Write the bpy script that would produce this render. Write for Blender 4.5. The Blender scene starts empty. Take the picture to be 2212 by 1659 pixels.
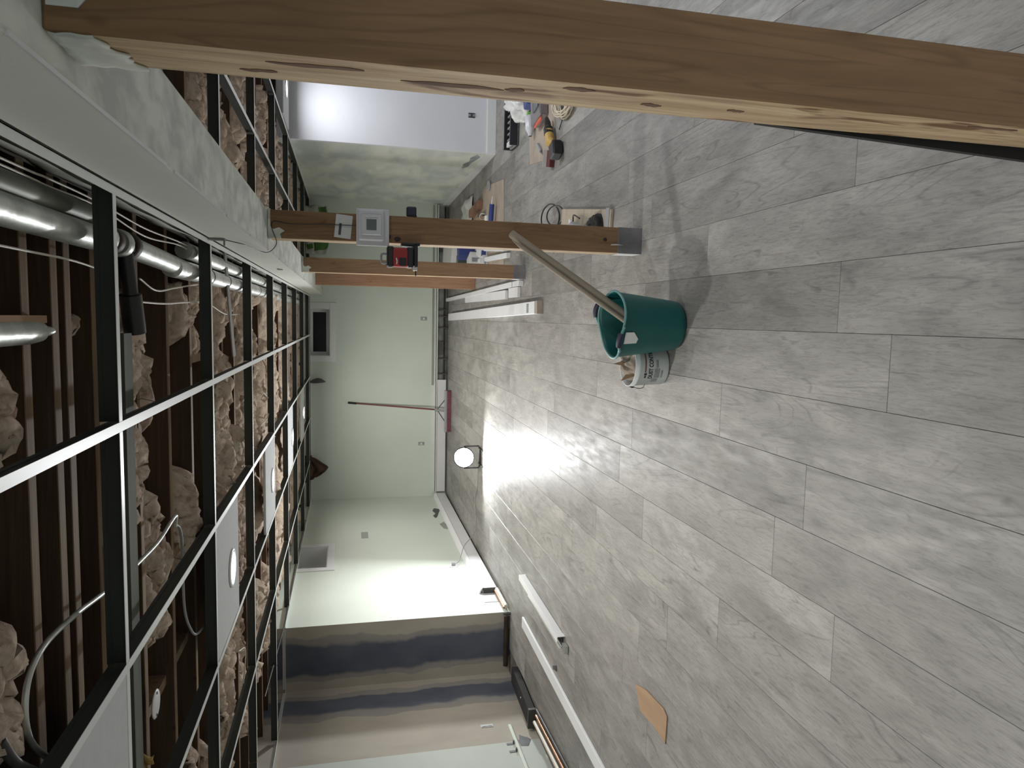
import bpy, bmesh, math, random
from mathutils import Vector, Matrix, noise
random.seed(7)
D = bpy.data
C = bpy.context.scene.collection
R = math.radians

# ------------------------------------------------------------------ camera, world, exposure
CH = 1.48                                   # eye height; the photo was taken with the phone on its side
RT = Vector((0.9957, 0.0925, -0.0005)); DN = Vector((0.0203, -0.2240, -0.9744)); FW = Vector((-0.0903, 0.9702, -0.2249))
cam = D.cameras.new('camera'); cam.sensor_fit = 'HORIZONTAL'; cam.sensor_width = 36.0
cam.lens = 1534.0 / 2212 * 36; cam.clip_start = 0.02
co = D.objects.new('camera', cam); C.objects.link(co)
m = Matrix((DN, RT, -FW)).transposed().to_4x4(); m.translation = (0, 0, CH)
co.matrix_world = m
bpy.context.scene.camera = co
w = D.worlds.new('night'); bpy.context.scene.world = w; w.use_nodes = True
w.node_tree.nodes['Background'].inputs[0].default_value = (0.012, 0.014, 0.02, 1)
w.node_tree.nodes['Background'].inputs[1].default_value = 0.5
vs = bpy.context.scene.view_settings
vs.view_transform = 'Standard'; vs.look = 'None'; vs.gamma = 1; vs.use_curve_mapping = False
vs.exposure = 0.78
LAMP_W = 13.5        # each ceiling puck
WORK_W = 34.0        # LED work light on the floor
bpy.context.scene.cycles.max_bounces = 10
bpy.context.scene.cycles.diffuse_bounces = 6
bpy.context.scene.cycles.sample_clamp_indirect = 6

# ------------------------------------------------------------------ mesh helpers
class MB:
    def __init__(s): s.v = []; s.f = []; s.m = []; s.sm = []
    def add(s, vs_, fs, mi=0, smooth=False, M=None):
        o = len(s.v)
        s.v += [tuple((M @ Vector(v)) if M else v) for v in vs_]
        s.f += [tuple(i + o for i in f) for f in fs]; s.m += [mi] * len(fs); s.sm += [smooth] * len(fs)
        return s
    def box(s, x0, x1, y0, y1, z0, z1, mi=0, M=None):
        v = [(x, y, z) for z in (z0, z1) for y in (y0, y1) for x in (x0, x1)]
        return s.add(v, [(0, 2, 3, 1), (4, 5, 7, 6), (0, 1, 5, 4), (2, 6, 7, 3), (0, 4, 6, 2), (1, 3, 7, 5)], mi, False, M)
    def cham(s, x0, x1, y0, y1, z0, z1, b, mi=0, M=None):
        """box with bevelled edges along its top and upright edges"""
        pts = []
        def ring(i, z): return [(x0+i, y0+b, z), (x0+b, y0+i, z), (x1-b, y0+i, z), (x1-i, y0+b, z), (x1-i, y1-b, z), (x1-b, y1-i, z), (x0+b, y1-i, z), (x0+i, y1-b, z)]
        rs = [ring(b*0.7, z0), ring(0, z0+b), ring(0, z1-b), ring(b*0.7, z1)]
        for r in rs: pts += r
        fs = [tuple(range(7, -1, -1)), tuple(range(24, 32))]
        for k in range(3):
            for i in range(8): j = (i+1) % 8; fs.append((k*8+i, k*8+j, k*8+8+j, k*8+8+i))
        return s.add(pts, fs, mi, False, M)
    def tube(s, pts, r, n=10, mi=0, caps=True, M=None):
        pts = [Vector(p) for p in pts]; rr = r if isinstance(r, (list, tuple)) else [r]*len(pts)
        vs_ = []; fs = []; up = None
        for i, p in enumerate(pts):
            t = (pts[min(i+1, len(pts)-1)] - pts[max(i-1, 0)]).normalized()
            if up is None: up = t.orthogonal().normalized()
            else:
                up = up - t*up.dot(t)
                up = up.normalized() if up.length > 1e-6 else t.orthogonal().normalized()
            b = t.cross(up)
            vs_ += [tuple(p + (up*math.cos(2*math.pi*k/n) + b*math.sin(2*math.pi*k/n))*rr[i]) for k in range(n)]
        for i in range(len(pts)-1):
            for k in range(n): j = (k+1) % n; fs.append((i*n+k, i*n+j, (i+1)*n+j, (i+1)*n+k))
        s.add(vs_, fs, mi, True, M)
        if caps:
            s.add(vs_[:n], [tuple(range(n-1, -1, -1))], mi, False, M); s.add(vs_[-n:], [tuple(range(n))], mi, False, M)
        return s
    def lathe(s, prof, n=32, mi=0, M=None, sx=1, sy=1, fn=None, close=False):
        vs_ = []
        for r, z in prof:
            for k in range(n):
                a = 2*math.pi*k/n; p = (r*math.cos(a)*sx, r*math.sin(a)*sy, z)
                vs_.append(fn(p, a) if fn else p)
        fs = [(i*n+k, i*n+(k+1) % n, (i+1)*n+(k+1) % n, (i+1)*n+k) for i in range(len(prof)-1) for k in range(n)]
        return s.add(vs_, fs, mi, True, M)
    def prism(s, poly, z0, z1, mi=0, M=None):
        n = len(poly); v = [(x, y, z0) for x, y in poly] + [(x, y, z1) for x, y in poly]
        return s.add(v, [tuple(range(n-1, -1, -1)), tuple(range(n, 2*n))] + [(i, (i+1) % n, n+(i+1) % n, n+i) for i in range(n)], mi, False, M)
    def mesh(s, name, mats):
        me = D.meshes.new(name); me.from_pydata(s.v, [], s.f)
        for mt in (mats if isinstance(mats, (list, tuple)) else [mats]): me.materials.append(mt)
        me.polygons.foreach_set('material_index', s.m); me.polygons.foreach_set('use_smooth', s.sm)
        me.update(); return me

def link(name, me, parent=None, loc=None, rot=None):
    o = D.objects.new(name, me); C.objects.link(o)
    if parent: o.parent = parent
    if loc: o.location = loc
    if rot: o.rotation_euler = rot
    return o
def obj(name, mb, mats, parent=None, loc=None, rot=None, label=None):
    o = link(name, mb.mesh(name, mats), parent, loc, rot)
    if label: o['label'] = label
    return o
def tag(o, label, cat, group=None, kind=None):
    o['label'] = label; o['category'] = cat
    if group: o['group'] = group
    if kind: o['kind'] = kind
    return o
def thing(name, label, cat, loc=(0, 0, 0), rz=0, group=None):
    return tag(link(name, None, None, loc, (0, 0, rz)), label, cat, group)
def struct(name, mb, mats, parent=None, label=None):
    o = obj(name, mb, mats, parent)
    if not parent: o['kind'] = 'structure'
    if label: o['label'] = label
    return o
def TR(x, y, z, rz=0, rx=0, ry=0):
    return Matrix.Translation((x, y, z)) @ Matrix.Rotation(rz, 4, 'Z') @ Matrix.Rotation(ry, 4, 'Y') @ Matrix.Rotation(rx, 4, 'X')
def sheet(mb, nx, ny, fn, th=0.0015, mi=0):
    """surface sampled on a grid, given a small thickness"""
    top = [fn(i/nx, j/ny) for j in range(ny+1) for i in range(nx+1)]
    W = nx+1; N = len(top)
    def nrm(i, j):
        a = Vector(top[j*W+min(i+1, nx)]) - Vector(top[j*W+max(i-1, 0)]); b = Vector(top[min(j+1, ny)*W+i]) - Vector(top[max(j-1, 0)*W+i])
        n = a.cross(b); return n.normalized() if n.length > 1e-9 else Vector((0, 0, 1))
    bot = [tuple(Vector(top[j*W+i]) - nrm(i, j)*th) for j in range(ny+1) for i in range(nx+1)]
    fs = [(j*W+i, j*W+i+1, (j+1)*W+i+1, (j+1)*W+i) for j in range(ny) for i in range(nx)]
    fs += [tuple(N+k for k in reversed(f)) for f in fs]
    e = [(i, i+1) for i in range(nx)] + [(ny*W+i+1, ny*W+i) for i in range(nx)] + [((j+1)*W, j*W) for j in range(ny)] + [(j*W+nx, (j+1)*W+nx) for j in range(ny)]
    fs += [(a, N+a, N+b, b) for a, b in e]
    return mb.add(top+bot, fs, mi, True)

# ------------------------------------------------------------------ materials
def mat(name, col, rough=0.6, metal=0.0, var=0.0, vscale=(8, 8, 8), bump=0.0, bscale=60, spec=0.5, col2=None, contrast=(0.35, 0.65), rnd=0.0, coords='Object', detail=4, emit=None, trans=0.0, alpha=1.0):
    m = D.materials.new(name); m.use_nodes = True; nt = m.node_tree; N = nt.nodes; L = nt.links
    b = N['Principled BSDF']; b.inputs['Roughness'].default_value = rough; b.inputs['Metallic'].default_value = metal
    b.inputs['Specular IOR Level'].default_value = spec
    b.inputs['Base Color'].default_value = (*col, 1)
    if trans: b.inputs['Transmission Weight'].default_value = trans
    if alpha < 1: b.inputs['Alpha'].default_value = alpha
    if emit: b.inputs['Emission Color'].default_value = (*emit[0], 1); b.inputs['Emission Strength'].default_value = emit[1]
    if var or col2 or bump:
        tc = N.new('ShaderNodeTexCoord'); mp = N.new('ShaderNodeMapping'); L.new(tc.outputs[coords], mp.inputs[0]); mp.inputs['Scale'].default_value = vscale
        src = mp.outputs[0]
        if rnd:
            oi = N.new('ShaderNodeObjectInfo'); ml = N.new('ShaderNodeMath'); ml.operation = 'MULTIPLY'; ml.inputs[1].default_value = 37.0
            L.new(oi.outputs['Random'], ml.inputs[0]); ad = N.new('ShaderNodeVectorMath'); ad.operation = 'ADD'; L.new(src, ad.inputs[0]); L.new(ml.outputs[0], ad.inputs[1]); src = ad.outputs[0]
    if var or col2:
        no = N.new('ShaderNodeTexNoise'); no.inputs['Scale'].default_value = 1.0; no.inputs['Detail'].default_value = detail; L.new(src, no.inputs['Vector'])
        cr = N.new('ShaderNodeValToRGB'); cr.color_ramp.elements[0].position = contrast[0]; cr.color_ramp.elements[1].position = contrast[1]
        c2 = col2 or tuple(c*(1-var) for c in col)
        cr.color_ramp.elements[0].color = (*c2, 1); cr.color_ramp.elements[1].color = (*col, 1)
        L.new(no.outputs['Fac'], cr.inputs[0]); L.new(cr.outputs[0], b.inputs['Base Color'])
    if bump:
        n2 = N.new('ShaderNodeTexNoise'); n2.inputs['Scale'].default_value = bscale; n2.inputs['Detail'].default_value = 5
        L.new(tc.outputs[coords], n2.inputs['Vector']); bp = N.new('ShaderNodeBump'); bp.inputs['Strength'].default_value = bump; bp.inputs['Distance'].default_value = 0.004
        L.new(n2.outputs['Fac'], bp.inputs['Height']); L.new(bp.outputs[0], b.inputs['Normal'])
    return m

def nodes(m): return m.node_tree.nodes, m.node_tree.links, m.node_tree.nodes['Principled BSDF']
def mixc(N, L, fac, a, b, mode='MIX'):
    x = N.new('ShaderNodeMix'); x.data_type = 'RGBA'; x.blend_type = mode
    for sock, val in ((x.inputs['Factor'], fac), (x.inputs['A'], a), (x.inputs['B'], b)):
        if isinstance(val, (int, float)): sock.default_value = val
        elif isinstance(val, tuple): sock.default_value = (*val, 1) if len(val) == 3 else val
        else: L.new(val, sock)
    return x.outputs['Result']
def ramp(N, L, src, els):
    r = N.new('ShaderNodeValToRGB'); e = r.color_ramp.elements
    while len(e) < len(els): e.new(0.5)
    for i, (p, c) in enumerate(els): e[i].position = p; e[i].color = (*c, 1) if len(c) == 3 else c
    L.new(src, r.inputs[0]); return r.outputs[0]
def noise_(N, L, vec, scale=(1, 1, 1), s=1.0, detail=4, dist=0.0, rough=0.5):
    mp = N.new('ShaderNodeMapping'); mp.inputs['Scale'].default_value = scale; L.new(vec, mp.inputs[0])
    no = N.new('ShaderNodeTexNoise'); no.inputs['Scale'].default_value = s; no.inputs['Detail'].default_value = detail; no.inputs['Distortion'].default_value = dist
    no.inputs['Roughness'].default_value = rough
    L.new(mp.outputs[0], no.inputs['Vector']); return no.outputs['Fac']
def g(v): return (v, v, v)

def make_plank_mat():
    m = mat('grey_oak_vinyl', (.4, .4, .38), rough=0.42, spec=0.45); N, L, b = nodes(m)
    tc = N.new('ShaderNodeTexCoord'); oi = N.new('ShaderNodeObjectInfo')
    ml = N.new('ShaderNodeMath'); ml.operation = 'MULTIPLY'; ml.inputs[1].default_value = 91.0; L.new(oi.outputs['Random'], ml.inputs[0])
    ad = N.new('ShaderNodeVectorMath'); L.new(tc.outputs['Object'], ad.inputs[0]); L.new(ml.outputs[0], ad.inputs[1])
    P = ad.outputs[0]
    tone = ramp(N, L, oi.outputs['Random'], [(0, (.215, .207, .192)), (0.3, (.32, .31, .29)), (0.6, (.27, .26, .243)), (0.8, (.305, .295, .277)), (1, (.235, .227, .212))])
    cloud = ramp(N, L, noise_(N, L, P, (7, 2.4, 1), 1, 4, 0.8), [(0.3, g(0.74)), (0.7, g(1.16))])
    c = mixc(N, L, 1.0, tone, cloud, 'MULTIPLY')
    fine = ramp(N, L, noise_(N, L, P, (110, 13, 1), 1, 6, 1.2, 0.75), [(0.34, g(0.62)), (0.54, g(1.05))])
    c = mixc(N, L, 0.8, c, fine, 'MULTIPLY')
    # cathedral figure: contour bands of a slow stretched noise
    slow = noise_(N, L, P, (5.5, 0.75, 1), 1, 1.5, 0.7)
    mm = N.new('ShaderNodeMath'); mm.operation = 'MULTIPLY'; mm.inputs[1].default_value = 34; L.new(slow, mm.inputs[0])
    fr = N.new('ShaderNodeMath'); fr.operation = 'PINGPONG'; fr.inputs[1].default_value = 1; L.new(mm.outputs[0], fr.inputs[0])
    bands = ramp(N, L, fr.outputs[0], [(0.0, g(0.62)), (0.22, g(1.0))])
    msk = ramp(N, L, noise_(N, L, P, (4, 1.3, 1), 1, 2), [(0.46, g(0.0)), (0.60, g(0.75))])
    c = mixc(N, L, msk, c, mixc(N, L, 1.0, c, bands, 'MULTIPLY'))
    kn = ramp(N, L, noise_(N, L, P, (16, 5, 1), 1, 2, 1.2), [(0.22, g(0.45)), (0.31, g(1.0))])
    c = mixc(N, L, 0.7, c, kn, 'MULTIPLY')
    L.new(c, b.inputs['Base Color'])
    rr = ramp(N, L, noise_(N, L, P, (30, 6, 1), 1, 4), [(0.3, g(0.38)), (0.7, g(0.58))]); L.new(rr, b.inputs['Roughness'])
    bp = N.new('ShaderNodeBump'); bp.inputs['Strength'].default_value = 0.25; bp.inputs['Distance'].default_value = 0.001
    L.new(noise_(N, L, P, (140, 9, 1), 1, 4), bp.inputs['Height']); L.new(bp.outputs[0], b.inputs['Normal'])
    return m
PLANK = make_plank_mat()

def make_wood(name, base, dark, scale=(40, 40, 3), gouge=0.0, rough=0.7, plies=False):
    m = mat(name, base, rough=rough, spec=0.25); N, L, b = nodes(m)
    tc = N.new('ShaderNodeTexCoord'); P = tc.outputs['Object']
    gr = ramp(N, L, noise_(N, L, P, scale, 1, 5, 0.8, 0.6), [(0.32, dark), (0.68, base)])
    slow = noise_(N, L, P, (scale[0]*0.3, scale[1]*0.3, scale[2]*0.3), 1, 2, 0.8)
    mm = N.new('ShaderNodeMath'); mm.operation = 'MULTIPLY'; mm.inputs[1].default_value = 16; L.new(slow, mm.inputs[0])
    fr = N.new('ShaderNodeMath'); fr.operation = 'PINGPONG'; fr.inputs[1].default_value = 1; L.new(mm.outputs[0], fr.inputs[0])
    c = mixc(N, L, 0.8, gr, ramp(N, L, fr.outputs[0], [(0, g(0.74)), (0.25, g(1))]), 'MULTIPLY')
    if gouge:
        k = ramp(N, L, noise_(N, L, P, (30, 30, 5), 1, 2, 0.5), [(0.60, g(1)), (0.68, (.32, .20, .14))])
        c = mixc(N, L, gouge, c, k, 'MULTIPLY')
        bp = N.new('ShaderNodeBump'); bp.inputs['Strength'].default_value = 0.6; bp.inputs['Distance'].default_value = 0.003
        L.new(noise_(N, L, P, (50, 50, 6), 1, 5), bp.inputs['Height']); L.new(bp.outputs[0], b.inputs['Normal'])
    kn = ramp(N, L, noise_(N, L, P, (14, 14, 7), 1, 1, 0.2), [(0.24, (.45, .36, .3)), (0.30, g(1))])
    c = mixc(N, L, 0.8, c, kn, 'MULTIPLY')
    L.new(c, b.inputs['Base Color']); return m
POST_F = make_wood('post_face_veneer', (.27, .165, .09), (.20, .12, .064))
POST_S = make_wood('post_edge_wood', (.60, .46, .29), (.38, .255, .145), gouge=0.9)
POST_M = make_wood('mid_post_veneer', (.30, .19, .11), (.23, .14, .08))
POST_R = make_wood('reddish_post_wood', (.42, .25, .16), (.34, .19, .115))
JSIDE = make_wood('shaded_joist_side', (.10, .062, .04), (.065, .038, .025), scale=(3, 40, 40))  # same lumber as the bottoms, the shade on the sides painted in
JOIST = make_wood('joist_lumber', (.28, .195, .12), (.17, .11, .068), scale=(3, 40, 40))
PINE = make_wood('pine_offcut', (.44, .38, .30), (.36, .31, .245), scale=(3, 30, 30))
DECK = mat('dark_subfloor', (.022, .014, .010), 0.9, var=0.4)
DRYW = mat('light_drywall_primer', (.67, .73, .66), 0.75, var=0.07, vscale=(1.2, 1.2, 1.2), bump=0.05, bscale=40)
WPAINT = mat('white_wall_paint', (.74, .75, .80), 0.7, var=0.06, vscale=(2, 2, 2))
BEAMP = mat('painted_beam_drywall', (.84, .85, .80), 0.6, var=0.05, vscale=(3, 1, 3), bump=0.08, bscale=120)
WHITE = mat('white_trim_paint', (.76, .77, .78), 0.4, var=0.05, vscale=(3, 3, 3))
GRIDW = mat('white_grid_enamel', (.80, .82, .82), 0.4)
WEB = mat('shaded_bar_web', (.045, .05, .045), 0.55, 0.3)  # unlit look of the bar webs is put into this dark colour
TILE = mat('ceiling_tile_board', (.60, .61, .62), 0.85, bump=0.1, bscale=200, var=0.05, vscale=(30, 30, 30))
STEEL = mat('galvanised_steel', (.66, .68, .65), 0.42, 0.75, var=0.3, vscale=(14, 14, 14), bump=0.5, bscale=28)
FOIL = mat('foil_tape', (.78, .79, .77), 0.4, 0.7, bump=0.8, bscale=35, var=0.2, vscale=(10, 10, 10))
BRUISE = mat('dark_wall_smudge', (.33, .36, .38), .85, var=.35, vscale=(12, 12, 12))
DULLM = mat('dull_tarnished_metal', (.20, .21, .17), 0.5, 0.5, var=0.5, vscale=(10, 4, 10))
BLACKP = mat('black_plastic', (.012, .012, .014), 0.4)
BLACKM = mat('black_matt', (.016, .016, .016), 0.85)
DARKBR = mat('dark_brown_rust', (.05, .03, .02), 0.6, var=0.5)
DGREY = mat('dark_grey_metal', (.10, .10, .10), 0.5, 0.3, var=0.4)
GREYP = mat('grey_plastic', (.30, .31, .32), 0.5)
COPPER = mat('copper_pipe', (.62, .33, .22), 0.35, 0.8)
PVCW = mat('cream_pipe', (.62, .58, .5), 0.4)
TEAL = mat('teal_rubber', (.005, .105, .10), 0.42, var=0.15, vscale=(5, 5, 5))
TEALR = mat('pale_teal_rim', (.13, .30, .30), 0.45)
NAVY = mat('dark_navy_sleeve', (.02, .018, .045), 0.55)
CARD = mat('brown_cardboard', (.36, .24, .145), 0.85, var=0.15, vscale=(20, 4, 20))
KRAFT = mat('kraft_paper', (.40, .335, .275), 0.8, var=0.2, vscale=(6, 6, 6))
TUBE = mat('beige_cardboard_tube', (.27, .225, .17), 0.7, var=0.12, vscale=(10, 10, 10))
PAILW = mat('white_pail_plastic', (.66, .70, .70), 0.4, var=0.12, vscale=(14, 14, 14))
INK = mat('black_print', (.02, .022, .025), 0.6)
GINK = mat('grey_print', (.28, .31, .32), 0.6, var=0.3, vscale=(60, 60, 60))
RINK = mat('brown_print', (.16, .07, .05), 0.6)
RED = mat('red_plastic', (.30, .012, .014), 0.35)
DRED = mat('dark_red_metal', (.15, .03, .035), 0.4)
BRIST = mat('red_bristles', (.22, .075, .095), 0.9, var=0.4, vscale=(90, 90, 4))
ORANGE = mat('orange_red_plastic', (.65, .10, .05), 0.5)
YELL = mat('tool_yellow', (.50, .32, .09), 0.5)
BLUE = mat('blue_print', (.03, .05, .22), 0.5)
GREENP = mat('green_print', (.045, .13, .02), 0.6)
LIME = mat('green_trigger', (.20, .45, .10), 0.5)
PAPER = mat('white_paper', (.66, .67, .67), 0.8, var=0.06)
POLY = mat('white_poly_bag', (.70, .71, .70), 0.35, var=0.15, vscale=(25, 25, 25))
CLEARP = mat('clear_plastic', (.62, .64, .66), 0.15, alpha=0.45)
ROPE = mat('cream_cord', (.55, .49, .38), 0.8)
CONC = mat('dusty_concrete', (.20, .18, .16), 0.9, var=0.35, vscale=(6, 6, 6))
GLASS = mat('dark_night_glass', (.014, .018, .02), 0.12)
LENS = mat('lit_lens', (1, 1, 1), 0.5, emit=((1.0, 0.97, 0.90), 12.0))
LED = mat('lit_work_light_face', (1, 1, 1), 0.5, emit=((0.96, 0.98, 1.0), 40.0))
LCD = mat('grey_lcd', (.10, .13, .125), 0.3)
CASE = mat('translucent_white_plastic', (.60, .60, .63), 0.3)

def make_mud(name, base, stains, vs1, spots=None):
    m = mat(name, base, 0.75, spec=0.3); N, L, b = nodes(m); tc = N.new('ShaderNodeTexCoord'); P = tc.outputs['Object']
    c = ramp(N, L, noise_(N, L, P, vs1, 1, 4, 0.4), [(0.35, stains), (0.62, base)])
    if spots:
        c = mixc(N, L, ramp(N, L, noise_(N, L, P, (3, 3, 3), 1, 4, 0.3), [(0.60, g(0)), (0.70, g(0.8))]), c, spots)
    L.new(c, b.inputs['Base Color']); return m
STREAK = make_mud('plaster_streaked', (.74, .76, .70), (.52, .54, .51), (16, 9, 16))
TAPED = make_mud('taped_drywall', (.72, .75, .68), (.50, .55, .53), (1, 1.6, 4.0))
OUTERW = make_mud('beam_upper_board', (.62, .62, .58), (.42, .42, .39), (4, 4, 4))
STRAPM = mat('grey_strap', (.24, .225, .215), 0.7)

def make_patch(name, axis, bands):
    """mud-coated wall whose unpainted dark board shows in upright bands: bands = [(pos, dark 0..1)] along the axis"""
    m = mat(name, (.3, .28, .24), 0.85, spec=0.2); N, L, b = nodes(m); tc = N.new('ShaderNodeTexCoord'); P = tc.outputs['Object']
    sp = N.new('ShaderNodeSeparateXYZ'); L.new(P, sp.inputs[0])
    wob = noise_(N, L, P, (2.5, 2.5, 2.5), 1, 4); w2 = N.new('ShaderNodeMath'); w2.operation = 'MULTIPLY_ADD'; w2.inputs[1].default_value = 0.20; w2.inputs[2].default_value = -0.10; L.new(wob, w2.inputs[0])
    ad = N.new('ShaderNodeMath'); L.new(sp.outputs[axis], ad.inputs[0]); L.new(w2.outputs[0], ad.inputs[1])
    lo, hi = bands[0][0], bands[-1][0]
    mr = N.new('ShaderNodeMapRange'); mr.inputs[1].default_value = lo; mr.inputs[2].default_value = hi; L.new(ad.outputs[0], mr.inputs[0])
    r = N.new('ShaderNodeValToRGB'); e = r.color_ramp.elements
    while len(e) < len(bands): e.new(0.5)
    for i, (p, d) in enumerate(bands): e[i].position = (p-lo)/(hi-lo); e[i].color = (d, d, d, 1)
    L.new(mr.outputs[0], r.inputs[0])
    mud = ramp(N, L, noise_(N, L, P, (5, 5, 2), 1, 4), [(0.3, (.36, .33, .285)), (0.7, (.43, .40, .345))])
    board = ramp(N, L, noise_(N, L, P, (4, 4, 3), 1, 5), [(0.3, (.085, .098, .132)), (0.75, (.13, .142, .172))])
    L.new(mixc(N, L, r.outputs[0], mud, board), b.inputs['Base Color']); return m
JOG = make_patch('jog_wall_boards', 'X', [(-3.33, 0), (-3.245, 0), (-3.235, .35), (-3.20, .4), (-3.17, 1), (-2.93, 1), (-2.90, .45), (-2.86, .4), (-2.845, 0), (-2.74, 0)])
def make_near():
    m = make_patch('near_wall_boards', 'Y', [(5.2, 0), (5.79, 0), (5.80, .4), (5.87, .45), (5.91, 1), (6.12, 1), (6.14, .4), (6.20, .4), (6.205, 0), (6.3, 0)])
    return m
NEARW = make_near()
NEAR2 = mat('near_wall_primer', (.50, .54, .50), 0.75, var=0.08, vscale=(1, 1, 3))

def make_insul():
    m = mat('pinkish_fibreglass', (.5, .4, .33), 0.95, spec=0.1); N, L, b = nodes(m); tc = N.new('ShaderNodeTexCoord'); P = tc.outputs['Object']
    c = ramp(N, L, noise_(N, L, P, (14, 14, 14), 1, 6, 0.6, 0.7), [(0.28, (.26, .17, .125)), (0.46, (.60, .47, .37)), (0.7, (.82, .70, .58))])
    L.new(c, b.inputs['Base Color'])
    bp = N.new('ShaderNodeBump'); bp.inputs['Strength'].default_value = 0.9; bp.inputs['Distance'].default_value = 0.012
    L.new(noise_(N, L, P, (45, 60, 45), 1, 6, 0.8, 0.7), bp.inputs['Height']); L.new(bp.outputs[0], b.inputs['Normal'])
    return m
INSUL = make_insul()

# ------------------------------------------------------------------ disc lamps: the room's own and added fill
def disc_light(name, loc, r, watts, rot=(0, 0, 0), col=(1.0, 0.97, 0.92), spread=170, parent=None):
    l = D.lights.new(name, 'AREA'); l.shape = 'DISK'; l.size = 2*r; l.energy = watts; l.color = col; l.spread = R(spread)
    o = D.objects.new(name, l); C.objects.link(o); o.location = loc; o.rotation_euler = rot
    if parent: o.parent = parent
    return o

# ------------------------------------------------------------------ room shell
ZC = 2.0186; W0, W1 = -0.02, 0.2195
floor = link('floor', None); floor['kind'] = 'structure'
obj('slab', MB().box(-3.45, 4.1, -2.1, 11.4, -0.12, -0.012), CONC, floor)
ends = {3: 3.69, 2: 1.89, 1: 2.78, 0: 1.93, -1: 1.70, -2: 2.61, -3: 2.04, -4: 2.20, -5: 1.86, -6: 2.55, -7: 3.01, -8: 3.33, 4: 2.95, 5: 2.2}
cache = {}; PL = 1.48
def plank(x, y0, y1, wdt=W1):
    key = (round(y1-y0, 3), round(wdt, 3))
    if key not in cache:
        a, l = key[1]/2 - .0007, key[0]/2 - .0007
        cache[key] = MB().cham(-a, a, -l, l, -0.008, 0, 0.0012).mesh('plank', PLANK)
    link('plank', cache[key], floor, (x, (y0+y1)/2, random.uniform(-.0003, 0)))
for k in range(-14, 19):
    xc = W0 + W1*(k+.5)
    e = ends.get(k, 1.6 + random.Random(k*7+3).random()*PL)
    y = e - PL*3
    while y < 10.78:
        a, b_ = max(y, -1.0), min(y+PL, 10.79)
        if xc > 1.7 and b_ > 7.34: b_ = 7.34
        if xc < -2.78 and b_ > 6.29: b_ = 6.29
        if b_ - a > 0.02 and xc < 3.9: plank(xc, a, b_)
        y += PL
# walls
def wall_with_hole(mb, ax, c0, c1, a0, a1, z0, z1, ha0, ha1, hz0, hz1):
    def bx(p0, p1, q0, q1):
        if p1-p0 > 1e-4 and q1-q0 > 1e-4:
            (mb.box(p0, p1, c0, c1, q0, q1) if ax == 'x' else mb.box(c0, c1, p0, p1, q0, q1))
    bx(a0, ha0, z0, z1); bx(ha1, a1, z0, z1); bx(ha0, ha1, z0, hz0); bx(ha0, ha1, hz1, z1); return mb
struct('wall_back', wall_with_hole(MB(), 'x', 10.8, 11.1, -3.45, 1.85, -.01, 2.4, -.585, .105, 1.74, 2.03), DRYW)
struct('wall_left', wall_with_hole(MB(), 'y', -3.05, -2.74, 6.3, 10.8, -.01, 2.4, 7.78, 8.52, 1.71, 2.03), DRYW)
struct('wall_left_return', MB().box(-3.33, -2.7405, 6.2995, 6.6, -.01, 2.4), JOG)
struct('wall_left_near', MB().box(-3.45, -3.33, 5.2, 6.6, -.01, 2.4), NEARW)
struct('wall_left_front', MB().box(-3.45, -3.33, -2.1, 5.2, -.01, 2.4), NEAR2)
struct('wall_right', MB().box(1.7, 1.85, 7.40, 10.8, -.01, 2.4), TAPED)
struct('wall_right_return', MB().box(1.7, 4.1, 7.35, 7.3995, -.01, 2.4), WPAINT)
struct('wall_right_far', MB().box(3.95, 4.1, -2.1, 7.35, -.01, 2.4), WPAINT)
struct('wall_behind', MB().box(-3.33, 3.95, -2.1, -2.0, -.01, 2.4), DRYW)
# white baseboards on the right walls
struct('baseboard_right', MB().cham(1.685, 1.6995, 7.34, 10.8, 0, 0.095, .004), WHITE)
struct('baseboard_right_return', MB().cham(1.685, 3.95, 7.335, 7.3495, 0, 0.095, .004), WHITE)
# ceiling: deck, joists
ceiling = link('ceiling', None); ceiling['kind'] = 'structure'
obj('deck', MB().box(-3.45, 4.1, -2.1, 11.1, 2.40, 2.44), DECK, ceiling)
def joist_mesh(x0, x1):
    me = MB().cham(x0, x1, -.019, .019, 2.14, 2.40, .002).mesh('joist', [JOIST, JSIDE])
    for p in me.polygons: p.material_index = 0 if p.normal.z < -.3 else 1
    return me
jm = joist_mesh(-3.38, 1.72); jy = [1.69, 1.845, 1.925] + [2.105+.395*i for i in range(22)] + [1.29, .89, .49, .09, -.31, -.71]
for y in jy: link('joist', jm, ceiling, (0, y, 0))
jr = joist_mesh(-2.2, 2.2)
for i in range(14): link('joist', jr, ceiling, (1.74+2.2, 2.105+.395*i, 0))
obj('rim_board', MB().box(-3.3, 1.7, 10.74, 10.79, 2.14, 2.40), JOIST, ceiling)
obj('drain_board', MB().box(-3.25, -.06, 2.16, 2.235, 2.085, 2.13), mat('grey_green_board', (.12, .125, .10), .8, var=.4, vscale=(2, 20, 20)), ceiling, label='grey-green board crossing under the joists')
for (x, ya, yb, z) in ((-1.42, 2.55, 3.4, 2.17), (-.95, 2.9, 3.25, 2.15), (-.2, 3.3, 3.65, 2.15), (-.55, 4.5, 4.85, 2.15), (-2.1, 2.52, 2.88, 2.15)):
    obj('blocking', MB().box(x-.019, x+.019, ya, yb, z, z+.12), JOIST, ceiling)

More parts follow.
